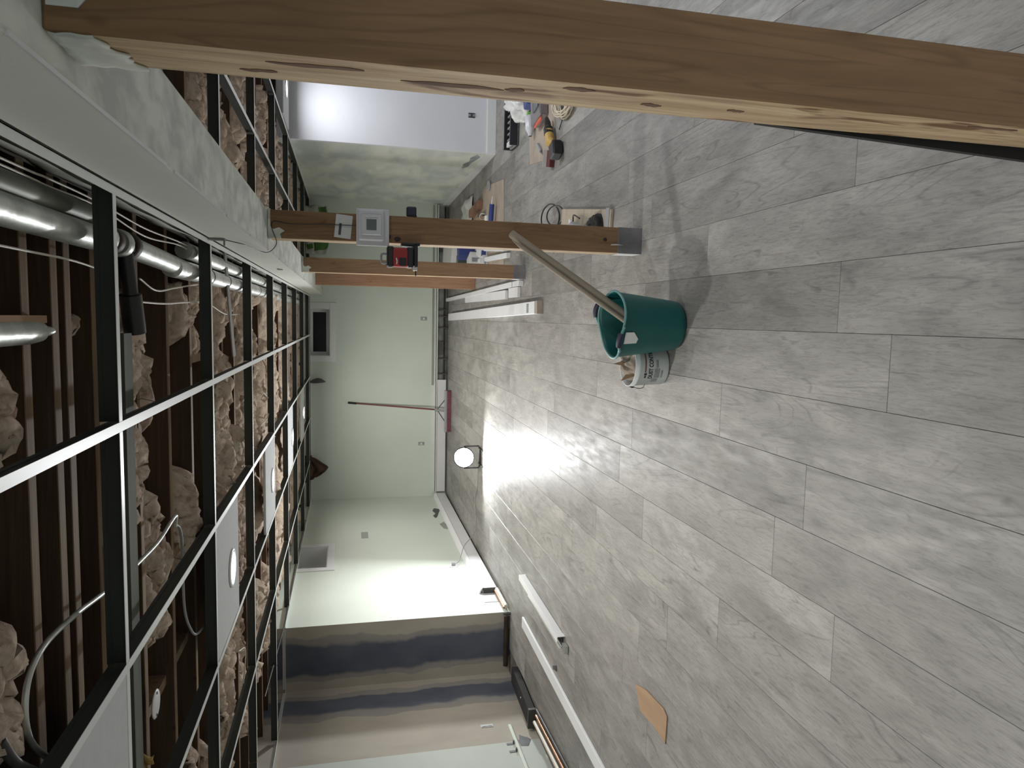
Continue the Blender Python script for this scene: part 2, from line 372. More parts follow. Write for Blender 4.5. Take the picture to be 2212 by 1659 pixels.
# drywall-wrapped beam on the posts
beam = thing('support_beam', 'long grey-white drywall-wrapped ceiling beam resting on the wooden posts', 'beam', (.39, 5, 1.84))
def bobj(n, mb, mt, **k): return obj(n, mb, mt, beam, (-.39, -5, -1.84), **k)
bobj('bottom_face', MB().box(.302, .48, -1.9, 10.79, 1.841, 1.853), STREAK, label='streaky rough plaster underside')
bobj('side_face', MB().box(.298, .310, -1.9, 10.79, 1.843, 2.012), BEAMP); bobj('side_face', MB().box(.47, .482, -1.9, 10.79, 1.843, 2.139), BEAMP)
cb = MB()
rr_ = random.Random(3); y = -1.0
while y < 10.7:
    l = rr_.uniform(.15, .7); cb.box(.2965, .3035, y, y+l, 1.8395, 1.8435); y += l + rr_.uniform(.02, .12)
bobj('corner_bead', cb, WHITE)
bobj('upper_board', MB().box(.308, .32, -1.9, 10.79, 2.02, 2.139), OUTERW)
bobj('core', MB().box(.325, .465, -1.9, 10.79, 1.856, 2.138), JOIST)
# ragged paper flap along the upper board
def flap(u, v):
    y = 1.0 + 4.2*u; n = noise.noise((y*3.1, 0, 1.7)); n2 = noise.noise((y*11, 2, 0))
    return (.306 - .012*v, y, 2.10 + .012*n + (.03+.02*n+.01*n2)*(1-v) - .03*v)
bobj('torn_paper', sheet(MB(), 90, 2, flap, .001), OUTERW)

# ------------------------------------------------------------------ suspended grid
grid = thing('ceiling_grid', 'white suspended ceiling grid of long runners and short cross bars, mostly without tiles', 'ceiling grid', (0, 0, ZC))
XA, YC, DX, DY = -0.2788, 1.882, .6096, 1.2192
def tbar(L_, ax):
    mb = MB(); h = L_/2
    segs = ((-.012, .012, 0, .0012, 0), (-.0015, .0015, .0012, .040, 1), (-.004, .004, .036, .047, 1), (-.0115, .0115, .0013, .0026, 1))
    for a, b, z0, z1, mi in segs:
        (mb.box(-h, h, a, b, z0, z1, mi) if ax == 'x' else mb.box(a, b, -h, h, z0, z1, mi))
    return mb.mesh('bar', [GRIDW, WEB])
run = tbar(12.5, 'y')
for k in range(4):
    link('main_runner', run, grid, (XA-DX*k, 4.5, 0))
for x in (1.075, 1.66): link('main_runner', run, grid, (x, 4.5, 0))
for i in range(-2, 8):
    y = YC + DY*i
    for k in range(5):
        x1 = XA - DX*(k-1) - .013; x0 = XA - DX*k + .013
        if k == 0: x1 = .296
        if k == 4: x0 = -2.735 if y > 6.3 else -2.70
        jig = random.uniform(-.012, .012) if y > 6.5 else 0
        me = tbar(x1-x0, 'x'); link('cross_bar', me, grid, ((x0+x1)/2, y+jig, 0.0002))
    if y < 6.3: me = tbar(.60, 'x'); link('cross_bar', me, grid, (-3.01, y, 0.0002))
    me = tbar(.555, 'x'); link('cross_bar', me, grid, (.785, y+.25, 0.0002)); link('cross_bar', me, grid, (1.368, y+.25, 0.0002))
def wangle(x0, x1, y0, y1): obj('wall_angle', MB().box(x0, x1, y0, y1, 0, .0015, 0).box(x0 if x0 < 0 and x1-x0 < .05 else x0, (x0+.0015) if (x1-x0) < .05 else x1, y0 if (x1-x0) < .05 else y1-.0015, y1, 0, .025, 0), GRIDW, grid)
wangle(-2.7395, -2.715, 6.3, 10.79); wangle(-3.3295, -3.305, -1.9, 6.29); wangle(-3.3, -2.75, 6.27, 6.2985); wangle(-2.7, .29, 10.772, 10.7985)
obj('wall_angle', MB().box(.276, .2975, -1.9, 10.77, 0, .0015).box(.2955, .2975, -1.9, 10.77, 0, .030), GRIDW, grid)
obj('wall_angle', MB().box(1.675, 1.6985, 7.3, 10.77, 0, .0015).box(1.697, 1.6985, 7.3, 10.77, 0, .025), GRIDW, grid)
# second run of the trim by the left wall, sagging
obj('loose_runner', MB().tube([(-2.66, 5.0, .03), (-2.72, 6.3, .01), (-2.70, 8.0, .02), (-2.68, 9.5, .01)], .006, 6), WEB, grid)
for (x, y) in ((XA, 2.4), (XA-DX, 2.7), (XA-DX, 4.9), (XA-2*DX, 3.9), (XA-2*DX, 6.2), (XA, 5.3), (1.075, 3.6), (1.075, 5.8)):
    obj('hanger_wire', MB().tube([(x, y, .045), (x+.01, y+.01, .09), (x-.005, y+.03, .14)], .0011, 5), DGREY, grid)

# tiles with puck lights
place = ['nearest the camera at the picture corner', 'second from the camera', 'third from the camera', 'fourth from the camera', 'nearest the back wall']
XL = XA - 1.5*DX
for i, (y0, yl) in enumerate(((YC-DX, 1.60), (3.115, 3.50), (4.93, 5.36), (6.775, 7.27), (8.62, 9.12))):
    t = MB().cham(-.292, .292, 0, .592, 0, .016, .003)
    o = obj('ceiling_tile', t, TILE, None, (XL, y0+.008, ZC+.0015))
    tag(o, 'square white-grey ceiling tile ' + place[i], 'ceiling tile', 'lit ceiling tiles between the long runners')
    L_ = thing('downlight', 'lit round puck light in the tile ' + place[i], 'downlight', (XL-.01, yl, ZC+.001), 0, 'round puck lights in the ceiling tiles')
    obj('trim_ring', MB().lathe([(.074, 0), (.092, -.001), (.090, -.006), (.074, -.008), (.072, -.004), (.074, 0)], 40), WHITE, L_)
    obj('lens', MB().lathe([(.0001, -.0055), (.04, -.0055), (.074, -.004)], 36), LENS, L_)
    obj('driver_box', MB().box(-.06, .06, -.05, .05, .02, .05), GREYP, L_)
    disc_light('lamp', (0, 0, -.012), .07, LAMP_W*(.6 if i == 0 else 1), parent=L_)
for j, (x, y) in enumerate(((2.02, 6.86), (2.2, 4.9), (2.2, 2.6), (2.2, .3), (-1.2, -.35), (.9, -1.2), (-2.6, -1.2))):  # all but the first are unseen pucks, added as fill light
    s = ('by the white wall right of the beam', 'added for fill light, mid floor right of the beam', 'added for fill light right of the nearest post', 'added for fill light right of and behind the camera', 'added for fill light just behind the camera', 'added for fill light at the rear behind the camera', 'added for fill light in the rear left corner behind the camera')[j]
    tag(obj('ceiling_tile', MB().cham(-.292, .292, -.29, .29, 0, .016, .003), TILE, None, (x, y, ZC+.0015)), 'white ceiling tile ' + s, 'ceiling tile')
    L_ = thing('downlight', 'lit puck ' + s, 'downlight', (x, y, ZC+.001), 0, 'round puck lights in the ceiling tiles')
    obj('trim_ring', MB().lathe([(.074, 0), (.092, -.001), (.090, -.006), (.074, -.008), (.072, -.004), (.074, 0)], 40), WHITE, L_)
    obj('lens', MB().lathe([(.0001, -.0055), (.04, -.0055), (.074, -.004)], 36), LENS, L_)
    disc_light('lamp', (0, 0, -.012), .07, LAMP_W*(.36, 1, .8, .6, .6, .7, .7)[j], col=(.93, .96, 1.0), parent=L_)

# ------------------------------------------------------------------ insulation batts in the joist bays
ordn = ['first', 'second', 'third', 'fourth', 'fifth', 'sixth', 'seventh', 'eighth', 'ninth', 'tenth', 'eleventh', 'twelfth', 'thirteenth', 'fourteenth', 'fifteenth', 'sixteenth', 'seventeenth', 'eighteenth', 'nineteenth', 'twentieth', 'twenty-first', 'twenty-second']
def batt(x0, x1, y0, y1, seed, sag=.04, nx=None, ny=30, low=2.13):
    """lumpy torn batt: a closed sheet, fluffy underside with ridges, folds and ragged ends"""
    nx = nx or int((x1-x0)*95)
    def fn(u, v):
        x = x0 + (x1-x0)*u; y = y0 + (y1-y0)*v
        q = Vector((x*3.2, y*4.5, seed*5.3)); a = noise.noise(q); b = noise.noise(Vector((x*9, y*15, seed*3.1+9))); c = noise.noise(Vector((x*24, y*34, seed)))
        rg = 1-abs(noise.noise(Vector((x*5.5 + a, y*13 + b, seed*2.7+4))))*2.4; rf = 1-abs(noise.noise(Vector((x*13 + 2*b, y*30 + 2*a, seed*1.3+7))))*2.6
        edge = min(v, 1-v)*2; hole = noise.noise(Vector((x*1.9, y*1.2, seed*7.7)))
        z = low + .02 + (1-edge)**2*.05 - sag*(a*1.1+.35) - .030*b - .012*c - .036*rg - .019*rf
        if hole > .08: z += (hole-.08)*.9
        yy = y + .03*b + .03*a*(v-.5) + .012*c
        return (x + .02*b + (.05*noise.noise(Vector((y*20, seed, 3))) if u in (0, 1) else 0), min(max(yy, y0), y1), min(z, 2.36))
    return sheet(MB(), nx, ny, fn, .025)
bays = [2.105+.395*i for i in range(21)]
rb = random.Random(11)
for i, y in enumerate(bays):
    segs = {0: [(-.75, .06)], 1: [(-1.15, .12), (-2.6, -1.75)], 2: [(-1.45, .12), (-2.7, -1.9)], 3: [(-1.3, .14), (-2.6, -1.75)]}.get(i, [(-2.68, .16)])
    for q, (a, b_) in enumerate(segs):
        hgt = rb.choice([-.005, .0, .012]) if i < 4 else rb.uniform(-.012, .02)
        wd = (.33, .20)[i % 2] if i < 5 else .34
        o = obj('insulation_batt', batt(a, b_, y+.022, y+.022+wd, i*3+q, low=2.15+hgt, nx=None if i < 8 else int((b_-a)*36), ny=30 if i < 8 else 12), INSUL)
        tag(o, 'pink-brown batt in the %s joist bay beyond the nearest cross bar, %s' % (ordn[i], 'beam end' if q == 0 and len(segs) > 1 else ('left wall end' if q else 'left of the beam')), 'insulation', 'fibreglass batts between the joists')
    if i >= 2:
        o = obj('insulation_batt', batt(.50, 1.68, y+.022, y+.022+.33, 90+i, low=2.155, ny=20), INSUL)
        tag(o, 'crumpled batt right of the beam in the %s joist bay from the camera' % ordn[i], 'insulation', 'fibreglass batts right of the beam')
for nm, (a, b_, y0, y1, s, lab) in enumerate(((-.22, .13, 1.33, 1.58, 41, 'dark fluffy insulation clump beside the capped duct, toward the beam'), (-.85, -.10, 1.33, 1.54, 42, 'dark insulation clump at the left picture edge beside the capped duct'), (-1.5, -1.0, 1.33, 1.46, 43, 'ragged insulation clump at the left picture edge by the metal cable'), (-.14, -.02, 1.95, 2.09, 44, 'small insulation tuft hanging above the nearest cross bar'))):
    tag(obj('insulation_batt', batt(a, b_, y0, y1, s, sag=.03, low=2.15), INSUL), lab, 'insulation', 'fibreglass clumps near the camera')
# pieces hanging down at the back wall
def hangp(name, pts_fn, m_, lab, cat, n=(14, 14), th=.012):
    return tag(obj(name, sheet(MB(), n[0], n[1], pts_fn, th), m_), lab, cat)
hangp('hanging_insulation', lambda u, v: (-2.43+.40*u + .10*v*(1-u) , 10.60+.06*noise.noise((u*4, v*4, 1)), 2.09 - (.10+.22*math.sin(math.pi*min(1, u*1.0+.12))*1.0)*v + .02*noise.noise((u*9, v*7, 3))),
      mat('brown_backed_insulation', (.10, .055, .035), .9, var=.5, vscale=(9, 9, 9)), 'dark brown flap of insulation hanging at the ceiling corner of the back wall', 'insulation')
hangp('membrane_scrap', lambda u, v: (-.965+(u-.5)*.075*math.sin(math.pi*min(1, v*.93+.07))**.8+.02*math.sin(v*3), 10.72, 2.02-.22*v), DGREY, 'small dark grey leaf-shaped scrap hanging near the back window', 'scrap', th=.004)

# ------------------------------------------------------------------ ducts and pipes above the grid
du = thing('metal_duct', 'long silver round duct running beside the beam above the grid', 'duct', (.2, 5, 2.1))
def dobj(n, mb, mt, **k): return obj(n, mb, mt, du, (-.2, -5, -2.1), **k)
dobj('pipe_section', MB().tube([(.185, -1, 2.105), (.185, 1.99, 2.105)], .032, 20), STEEL)
dobj('pipe_section', MB().tube([(.222, -1, 2.112), (.240, 2.1, 2.112)], .026, 20), DULLM, label='dull green-grey pipe taped on top of the duct')
dobj('tape_wrap', MB().tube([(.206, -1, 2.118), (.214, 2.0, 2.12)], .021, 12), BLACKM, label='black tape strip between the two pipes')
for (y, r_, mt) in ((2.05, .038, STEEL), (2.12, .034, DARKBR), (2.19, .038, STEEL), (2.27, .038, DARKBR)):
    dobj('coupling', MB().tube([(.19, y-.022, 2.1), (.19, y-.017, 2.1), (.19, y+.017, 2.1), (.19, y+.022, 2.1)], [r_-.004, r_, r_, r_-.004], 22), mt)
dobj('pipe_section', MB().tube([(.19, 2.28, 2.103), (.17, 2.95, 2.1)], .033, 20), STEEL)
dobj('pipe_section', MB().tube([(.165, 2.8, 2.100), (.165, 5.3, 2.100)], .037, 22), FOIL, label='foil-wrapped section of the duct')
dobj('pipe_section', MB().tube([(.243, 3.0, 2.100), (.243, 9.9, 2.100)], .033, 20), STEEL)
dobj('pipe_section', MB().tube([(.165, 5.25, 2.100), (.165, 10.4, 2.100)], .036, 20), FOIL)
for y in (3.2, 3.45, 3.9, 4.4, 5.2): dobj('band', MB().tube([(.165, y-.012, 2.100), (.165, y+.012, 2.100)], .0382, 22), DGREY)
cd = thing('capped_duct', 'short silver duct with a tapered cap and nozzle hanging at the left picture edge', 'duct', (-.045, 1.2, 2.12))
obj('pipe_section', MB().tube([(0, -1.8, 0), (0, .44, 0), (0, .49, -.001), (0, .51, -.002)], [.026, .026, .022, .012], 22), STEEL, cd)
obj('nozzle', MB().tube([(0, .505, 0), (0, .53, 0), (0, .545, 0), (0, .57, 0)], [.009, .009, .011, .007], 14), STEEL, cd)
obj('cardboard_strip', MB().box(.018, .034, -1.8, .505, -.014, .022), CARD, cd, label='brown cardboard strip along the duct')
dp = thing('drain_pipe', 'black plastic drain pipe crossing under the joists beside the nearest cross bar', 'pipe', (.07, 2.25, 2.09))
obj('pipe_section', MB().tube([(.12, -.03, .005), (-.02, 0, 0)], .021, 18), BLACKP, dp)
obj('fitting', MB().tube([(-.02, 0, 0), (-.13, .03, -.002)], .030, 18), BLACKP, dp); obj('fitting', MB().tube([(.13, -.035, .005), (.10, -.025, .005)], .027, 18), BLACKP, dp)
def spline(pts, n=8):
    P = [Vector(p) for p in pts]; P = [P[0]*2-P[1]] + P + [P[-1]*2-P[-2]]; out = []
    for i in range(1, len(P)-2):
        for k in range(n):
            t = k/n; out.append(0.5*((2*P[i]) + (P[i+1]-P[i-1])*t + (2*P[i-1]-5*P[i]+4*P[i+1]-P[i+2])*t*t + (3*P[i]-P[i-1]-3*P[i+1]+P[i+2])*t**3))
    out.append(P[-2]); return out
def cable(name, pts, r, mt, lab, cat='cable', n=7):
    return tag(obj(name, MB().tube(spline(pts), r, n), mt), lab, cat)
cable('metal_cable', [(-.72, 2.10, 2.105), (-.735, 2.04, 2.10), (-.705, 1.78, 2.10), (-.70, 1.60, 2.10), (-.75, 1.52, 2.10), (-.86, 1.53, 2.10), (-.99, 1.67, 2.10), (-1.02, 1.8, 2.10)], .0065, STEEL, 'silver flexible metal cable looping from the nearest cross bar to the first tile')
cable('metal_cable', [(-.744, 2.23, 2.09), (-.746, 2.461, 2.085), (-.72, 2.675, 2.08), (-.77, 2.72, 2.09)], .0065, STEEL, 'short bright metal cable bend just beyond the nearest cross bar')
cable('grey_cable', [(-.76, 2.72, 2.09), (-.824, 2.766, 2.08), (-1.088, 2.763, 2.075), (-1.22, 2.85, 2.07), (-1.30, 3.0, 2.08), (-1.352, 3.203, 2.09)], .005, GREYP, 'thin grey cable curving to the second lit tile')
cable('dark_cable', [(-.785, 1.408, 2.10), (-.86, 1.45, 2.09), (-.97, 1.58, 2.08), (-1.0, 1.66, 2.07)], .010, DGREY, 'dark hose at the lower left picture corner')
for q, (dx, lab) in enumerate(((0, 'pale cable stretched along the duct, nearer the beam'), (-.012, 'pale cable stretched along the duct, farther from the beam'))):
    cable('pale_cable', [(.276+dx, .2, 2.098), (.276+dx, 1.5, 2.10), (.283+dx*1.4, 1.75, 2.11), (.277+dx, 2.03, 2.10), (.255+dx*2, 2.4, 2.085), (.262+dx, 2.9, 2.09), (.250+dx*2, 3.3, 2.085)], .0028, PVCW, lab)
cable('pale_cable', [(.116, .3, 2.10), (.116, 1.49, 2.10), (.115, 1.8, 2.095), (.108, 2.01, 2.10)], .0028, PVCW, 'single pale cable below the duct at the picture edge')
cable('pale_cable', [(.10, 2.35, 2.09), (.07, 2.5, 2.08), (.09, 2.8, 2.09), (.12, 3.2, 2.09)], .003, PVCW, 'pale cable under the duct between the first two cross bars')
cable('pale_cable', [(.03, 2.3, 2.08), (.03, 2.6, 2.08), (.04, 2.9, 2.075), (.045, 3.3, 2.075), (.0, 3.8, 2.08), (.0, 4.3, 2.08)], .0032, PVCW, 'long pale cable crossing the insulation near the duct')
cable('pale_cable', [(-.55, 5.3, 2.07), (-.65, 5.6, 2.06), (-.75, 5.5, 2.06), (-.78, 5.2, 2.08)], .004, PVCW, 'pale cable loop between the joists in the middle of the ceiling')
cable('pale_cable', [(-1.85, 4.0, 2.07), (-1.95, 4.2, 2.06), (-2.2, 4.1, 2.07), (-2.35, 4.3, 2.08)], .004, PVCW, 'wavy pale cable above the runner nearest the left wall')
tag(obj('flat_strap', MB().add([(.312, 3.74, 2.075), (.312, 3.80, 2.075), (-.225, 3.97, 2.075), (-.225, 4.06, 2.075), (.312, 3.74, 2.069), (.312, 3.80, 2.069), (-.225, 3.97, 2.069), (-.225, 4.06, 2.069)],
    [(0, 1, 3, 2), (4, 6, 7, 5), (0, 4, 5, 1), (2, 3, 7, 6), (0, 2, 6, 4), (1, 5, 7, 3)]), STRAPM), 'flat grey strip lying diagonally across the grid by the beam', 'strip')
bc = thing('box_cover', 'pale blank junction box cover hanging from a joist near the lower left', 'cover plate', (-1.295, 2.456, 2.10), .1)
cvp = MB().lathe([(.0001, 0), (.044, 0), (.048, .003), (.044, .006), (.0001, .006)], 28); obj('plate', cvp, WHITE, bc)
obj('screw', MB().lathe([(.0001, -.002), (.005, -.002), (.005, .001)], 12, M=TR(.036, 0, 0)), DGREY, bc); obj('screw', MB().lathe([(.0001, -.002), (.005, -.002), (.005, .001)], 12, M=TR(-.036, 0, 0)), DGREY, bc)
# hanging paper scraps
for q, (x, y, s, mt, lab) in enumerate(((-.72, 4.05, .09, PVCW, 'pale greenish scrap of paper hanging in the middle of the ceiling'), (-1.42, 2.34, .06, YELL, 'yellowish scrap hanging near the blank box cover'), (-.35, 4.75, .08, KRAFT, 'twisted pale scrap hanging between the second and third cross bars'))):
    def fn(u, v, x=x, y=y, s=s, q=q): return (x + s*(u-.5)*(1-.5*v) + .02*noise.noise((u*3, v*3, q)), y + .02*noise.noise((u*5, v*5, q+3)), 2.15 - s*1.1*v + .01*noise.noise((u*9, v*9, q)))
    tag(obj('paper_scrap', sheet(MB(), 8, 8, fn, .0015), mt), lab, 'scrap')

# ------------------------------------------------------------------ windows
def window(n, M, wd, ht, dep, cas, lab):
    """local frame: x along the wall, y into the wall, z up; origin at the centre of the opening's sill"""
    o = link('window_%d' % n, None); o.matrix_world = M; o['kind'] = 'structure'; o['label'] = lab
    h = wd/2
    c = MB().cham(-h-cas, h+cas, -.014, -.0005, -cas, 0, .003).cham(-h-cas, -h, -.014, -.0005, 0, ht, .003).cham(h, h+cas, -.014, -.0005, 0, ht, .003)
    obj('casing', c, WHITE, o)
    obj('reveal', MB().box(-h, h, 0, dep, -.001, .008).box(-h, -h+.008, 0, dep, .008, ht).box(h-.008, h, 0, dep, .008, ht), WHITE, o)
    f = .05
    obj('sash_frame', MB().box(-h+.008, h-.008, dep-.05, dep-.01, .008, .008+f).box(-h+.008, -h+f, dep-.05, dep-.01, .008+f, ht).box(h-f, h-.008, dep-.05, dep-.01, .008+f, ht).box(-h+f, h-f, dep-.05, dep-.01, ht-f*.8, ht), WHITE, o)
    obj('pane', MB().box(-h+f, h-f, dep-.035, dep-.030, .008+f, ht-f*.8), GLASS, o)
    return o
window(1, TR(-.24, 10.8, 1.74), .69, .29, .26, .09, 'small basement window with white casing and dark pane in the back wall')
window(2, TR(-2.74, 8.15, 1.71, R(90)), .74, .32, .28, .085, 'small deep-set basement window in the left wall')
# outlets and rough openings
def outlet(x, y, z, axis, lab, wd=.035, ht=.065, mt=WHITE, ring=INK):
    M = TR(x, y, z, {'y': 0, 'x': R(90)}[axis])
    o = thing('wall_box', lab, 'outlet', (0, 0, 0)); o.matrix_world = M
    obj('opening', MB().cham(-wd-.006, wd+.006, -.0045, -.0006, -ht/1.0-.006, ht+.006, .0015), ring, o)
    obj('plate', MB().cham(-wd, wd, -.0075, -.0046, -ht, ht, .001), mt, o)
    obj('socket', MB().box(-.012, .012, -.0085, -.0076, .012, .034).box(-.012, .012, -.0085, -.0076, -.034, -.012), GREYP, o)
outlet(-.01, 10.8, .365, 'y', 'small white outlet box in the back wall below the window', .018, .038)
outlet(-1.92, 10.8, .387, 'y', 'faint white outlet box in the back wall behind the work light', .018, .038, ring=DGREY)
outlet(2.06, 7.35, .254, 'y', 'small dark outlet opening in the white wall on the right', .018, .028, DGREY)
outlet(-3.33, 5.45, .37, 'x', 'open outlet box with wires in the near left wall', .014, .045, GREYP, PAPER)
tag(obj('cover_patch', MB().cham(-2.74, -2.736, 8.79, 9.04, 1.235, 1.32, .001), mat('grey_patch', (.36, .38, .36), .8)), 'grey rectangular patch on the left wall beyond the window', 'patch')
# scuffs on the wall
def blot(name, pts, M, mt, lab): return tag(obj(name, MB().prism(pts, 0, .002, 0, M), mt), lab, 'wall damage')
YZ = Matrix(((0, 0, 1, 0), (1, 0, 0, 0), (0, 1, 0, 0), (0, 0, 0, 1)))  # local x->Y, y->Z, z->X
blot('torn_patch', [(9.98, .19), (10.06, .27), (9.92, .31), (9.78, .28), (9.66, .33), (9.55, .31), (9.6, .28), (9.8, .235)], Matrix.Translation((-2.7398, 0, 0)) @ YZ, DGREY, 'torn dark scrape low on the left wall by the back corner')
blot('torn_patch', [(9.35, .22), (9.25, .29), (9.05, .26), (9.0, .21), (9.2, .20)], Matrix.Translation((-2.7398, 0, 0)) @ YZ, mat('scrape_grey', (.30, .31, .30), .8), 'grey scrape above the heater on the left wall')

blot('wall_smudge', [(7.47, .17), (7.62, .215), (7.80, .20), (7.95, .24), (8.2, .22), (8.05, .17), (7.85, .165), (7.70, .14), (7.56, .12)], Matrix.Translation((1.6975, 0, 0)) @ YZ, BRUISE, 'dark grey smudge low on the right wall above the baseboard')

# ------------------------------------------------------------------ baseboard heaters
ht = thing('baseboard_heater', 'white baseboard heater along the left wall', 'heater', (-2.7, 8.75, 0))
def ho(n, mb, mt, **k): return obj(n, mb, mt, ht, (2.7, -8.75, 0), **k)
ho('front_panel', MB().cham(-2.69, -2.682, 6.78, 10.72, .025, .155, .003), WHITE)
ho('top_rail', MB().prism([(-2.738, .192), (-2.738, .205), (-2.70, .19), (-2.678, .166), (-2.678, .158), (-2.70, .176)], 6.78, 10.72, 0, Matrix(((1, 0, 0, 0), (0, 0, 1, 0), (0, 1, 0, 0), (0, 0, 0, 1)))), WHITE)
ho('back_plate', MB().box(-2.7385, -2.736, 6.55, 10.72, .02, .19), mat('grey_heater_plate', (.42, .42, .43), .5), label='grey back plate reaching past the cut front panel')  # back plate in one even grey
ho('end_cap', MB().box(-2.738, -2.682, 6.775, 6.779, .02, .16), DGREY)
ho('copper_pipe', MB().tube([(-2.71, 6.33, .045), (-2.71, 10.7, .045)], .011, 12), COPPER)
ho('foam_sleeve', MB().tube([(-2.69, 6.31, .03), (-2.69, 6.75, .03)], .018, 14), PVCW)
hb = thing('baseboard_heater', 'baseboard heater along the back wall, white cover only on its left part', 'heater', (0, 10.75, 0))
def hbo(n, mb, mt, **k): return obj(n, mb, mt, hb, (0, -10.75, 0), **k)
hbo('front_panel', MB().cham(-2.66, -.93, 10.725, 10.733, .025, .155, .003), WHITE)
hbo('top_rail', MB().box(-2.66, 1.68, 10.72, 10.799, .178, .186).box(-2.66, 1.68, 10.72, 10.725, .160, .186), WHITE)
hbo('back_plate', MB().box(-2.66, 1.68, 10.795, 10.7985, .02, .178), mat('bare_heater_steel', (.40, .42, .40), .45, .4, var=.4, vscale=(8, 8, 8)), label='exposed grey steel back plate')
hbo('pipe', MB().tube([(-2.6, 10.765, .06), (1.66, 10.765, .06)], .012, 10), DARKBR); hbo('pipe', MB().tube([(-.93, 10.745, .022), (1.66, 10.745, .022)], .010, 10), DGREY)
for x in (-.85, -.62, -.15, 0.02, .12, .62, 1.0, 1.35): hbo('bracket', MB().box(x, x+.018, 10.73, 10.795, .02, .178).box(x-.02, x+.05, 10.755, 10.79, .03, .05), DGREY)
hbo('damper', MB().box(-.55, -.35, 10.74, 10.744, .07, .17), DGREY)
tag(obj('batten', MB().cham(-1.02, 1.68, 10.783, 10.799, .215, .238, .002), mat('grey_batten', (.30, .31, .29), .7)), 'thin grey batten on the back wall above the open heater', 'batten')

# near left wall: black duct, pipes, strip, brackets
bl = thing('black_floor_box', 'long black metal box lying along the base of the near left wall', 'metal box', (-3.1, 5.6, 0))
obj('body', MB().cham(-.17, -.02, -.28, .33, .0, .055, .004), BLACKM, bl, None, (0, 0, -.09)); obj('end_flange', MB().box(-.18, -.01, -.31, -.285, 0, .06), DGREY, bl, None, (0, 0, -.09)); obj('screw', MB().lathe([(.0001, .004), (.006, .004), (.007, 0)], 10, M=TR(-.09, -.02, .055)), STEEL, bl)
tag(obj('dark_pipe', MB().tube([(-3.25, 6.27, .035), (-2.76, 6.27, .035)], .022, 14), DARKBR), 'dark pipe along the foot of the blue-grey wall return', 'pipe')
tag(obj('dark_pipe', MB().tube([(-2.735, 6.25, .0), (-2.735, 6.25, .07)], .014, 12), DGREY), 'short dark pipe standing at the outer wall corner', 'pipe')
pp = [('cream', (-3.20, -3.10), .028, .014, PVCW, 'cream pipe along the near left wall, nearest the wall'), ('copper', (-3.15, -3.05), .014, .011, COPPER, 'copper pipe along the near left wall beside the cream pipe'), ('grey', (-3.10, -3.00), .012, .010, DGREY, 'dark grey pipe along the near left wall, nearest the room')]
for nm, (xa, xb), z, r_, mt, lab in pp:
    tag(obj('floor_pipe', MB().tube([(xa, 5.22, z+.002), (xb, 3.2, z+.002)], r_, 12), mt), lab, 'pipe')
tag(obj('wall_strip', MB().cham(-3.3295, -3.315, 3.4, 5.42, .175, .20, .003), DRYW), 'thin raised strip low on the near left wall', 'batten')
blot('wall_hole', [(5.24, .10), (5.28, .14), (5.22, .15), (5.20, .165), (5.13, .16), (5.12, .10), (5.15, .085), (5.20, .06), (5.235, .085)], Matrix.Translation((-3.3298, 0, 0)) @ YZ, DGREY, 'ragged dark hole low in the near left wall')
for q, (y, lab) in enumerate(((5.17, 'small dark bracket on the near left wall, farther from the camera'), (5.07, 'small dark bracket on the near left wall, nearer the camera'))):
    b_ = thing('wall_bracket', lab, 'bracket', (-3.33, y, .235)); obj('plate', MB().box(0.0005, .004, -.012, .012, -.03, .03), DGREY, b_); obj('arm', MB().box(.004, .03, -.008, .008, -.03, -.02), DGREY, b_)

# ------------------------------------------------------------------ posts
def post(x0, x1, y, dep, zt, fm, sm, lab, boot=None, cap=True, face='post_face'):
    o = thing('wooden_post', lab, 'post', ((x0+x1)/2, y+dep/2, 0)); w_ = (x1-x0)/2; d = dep/2
    mb = MB().cham(-w_, w_, -d, d, 0, zt, .003); me = mb.mesh('timber', [fm, sm])
    for p in me.polygons:
        if p.normal.x < -.8: p.material_index = 1
    link('timber', me, o)
    if boot:
        obj('grey_base', MB().cham(-w_-.0012, w_+.0012, -d-.0012, d+.0012, 0.0005, boot, .001), mat('grey_primer_wrap', (.20, .19, .195), .7, var=.3, vscale=(12, 12, 12)), o, label='grey painted foot')
        obj('side_shim', MB().box(-w_-.0025, -w_-.0013, -d+.005, d-.005, .002, boot*.95), PAPER, o, label='white patch on the side of the foot')
    if cap:
        obj('plaster_smear', MB().prism([(-w_, zt-.005), (-w_, zt-.06), (-w_+.02, zt-.055), (-w_+.035, zt-.075), (-w_+.05, zt-.05), (-w_+.04, zt-.025), (-w_+.06, zt-.005)], 0, .0015, 0, Matrix(((1, 0, 0, 0), (0, 0, -1, -d), (0, 1, 0, 0), (0, 0, 0, 1)))), STREAK, o)
        obj('plaster_joint', MB().box(-w_-.004, w_+.004, -d-.004, d+.004, zt-.012, zt-.001), STREAK, o)
    return o
P1 = post(.338, .456, 1.0, .113, 1.840, POST_F, POST_S, 'nearest wooden post, brown face with a pale gouged side, crossing the picture edge', None, False)
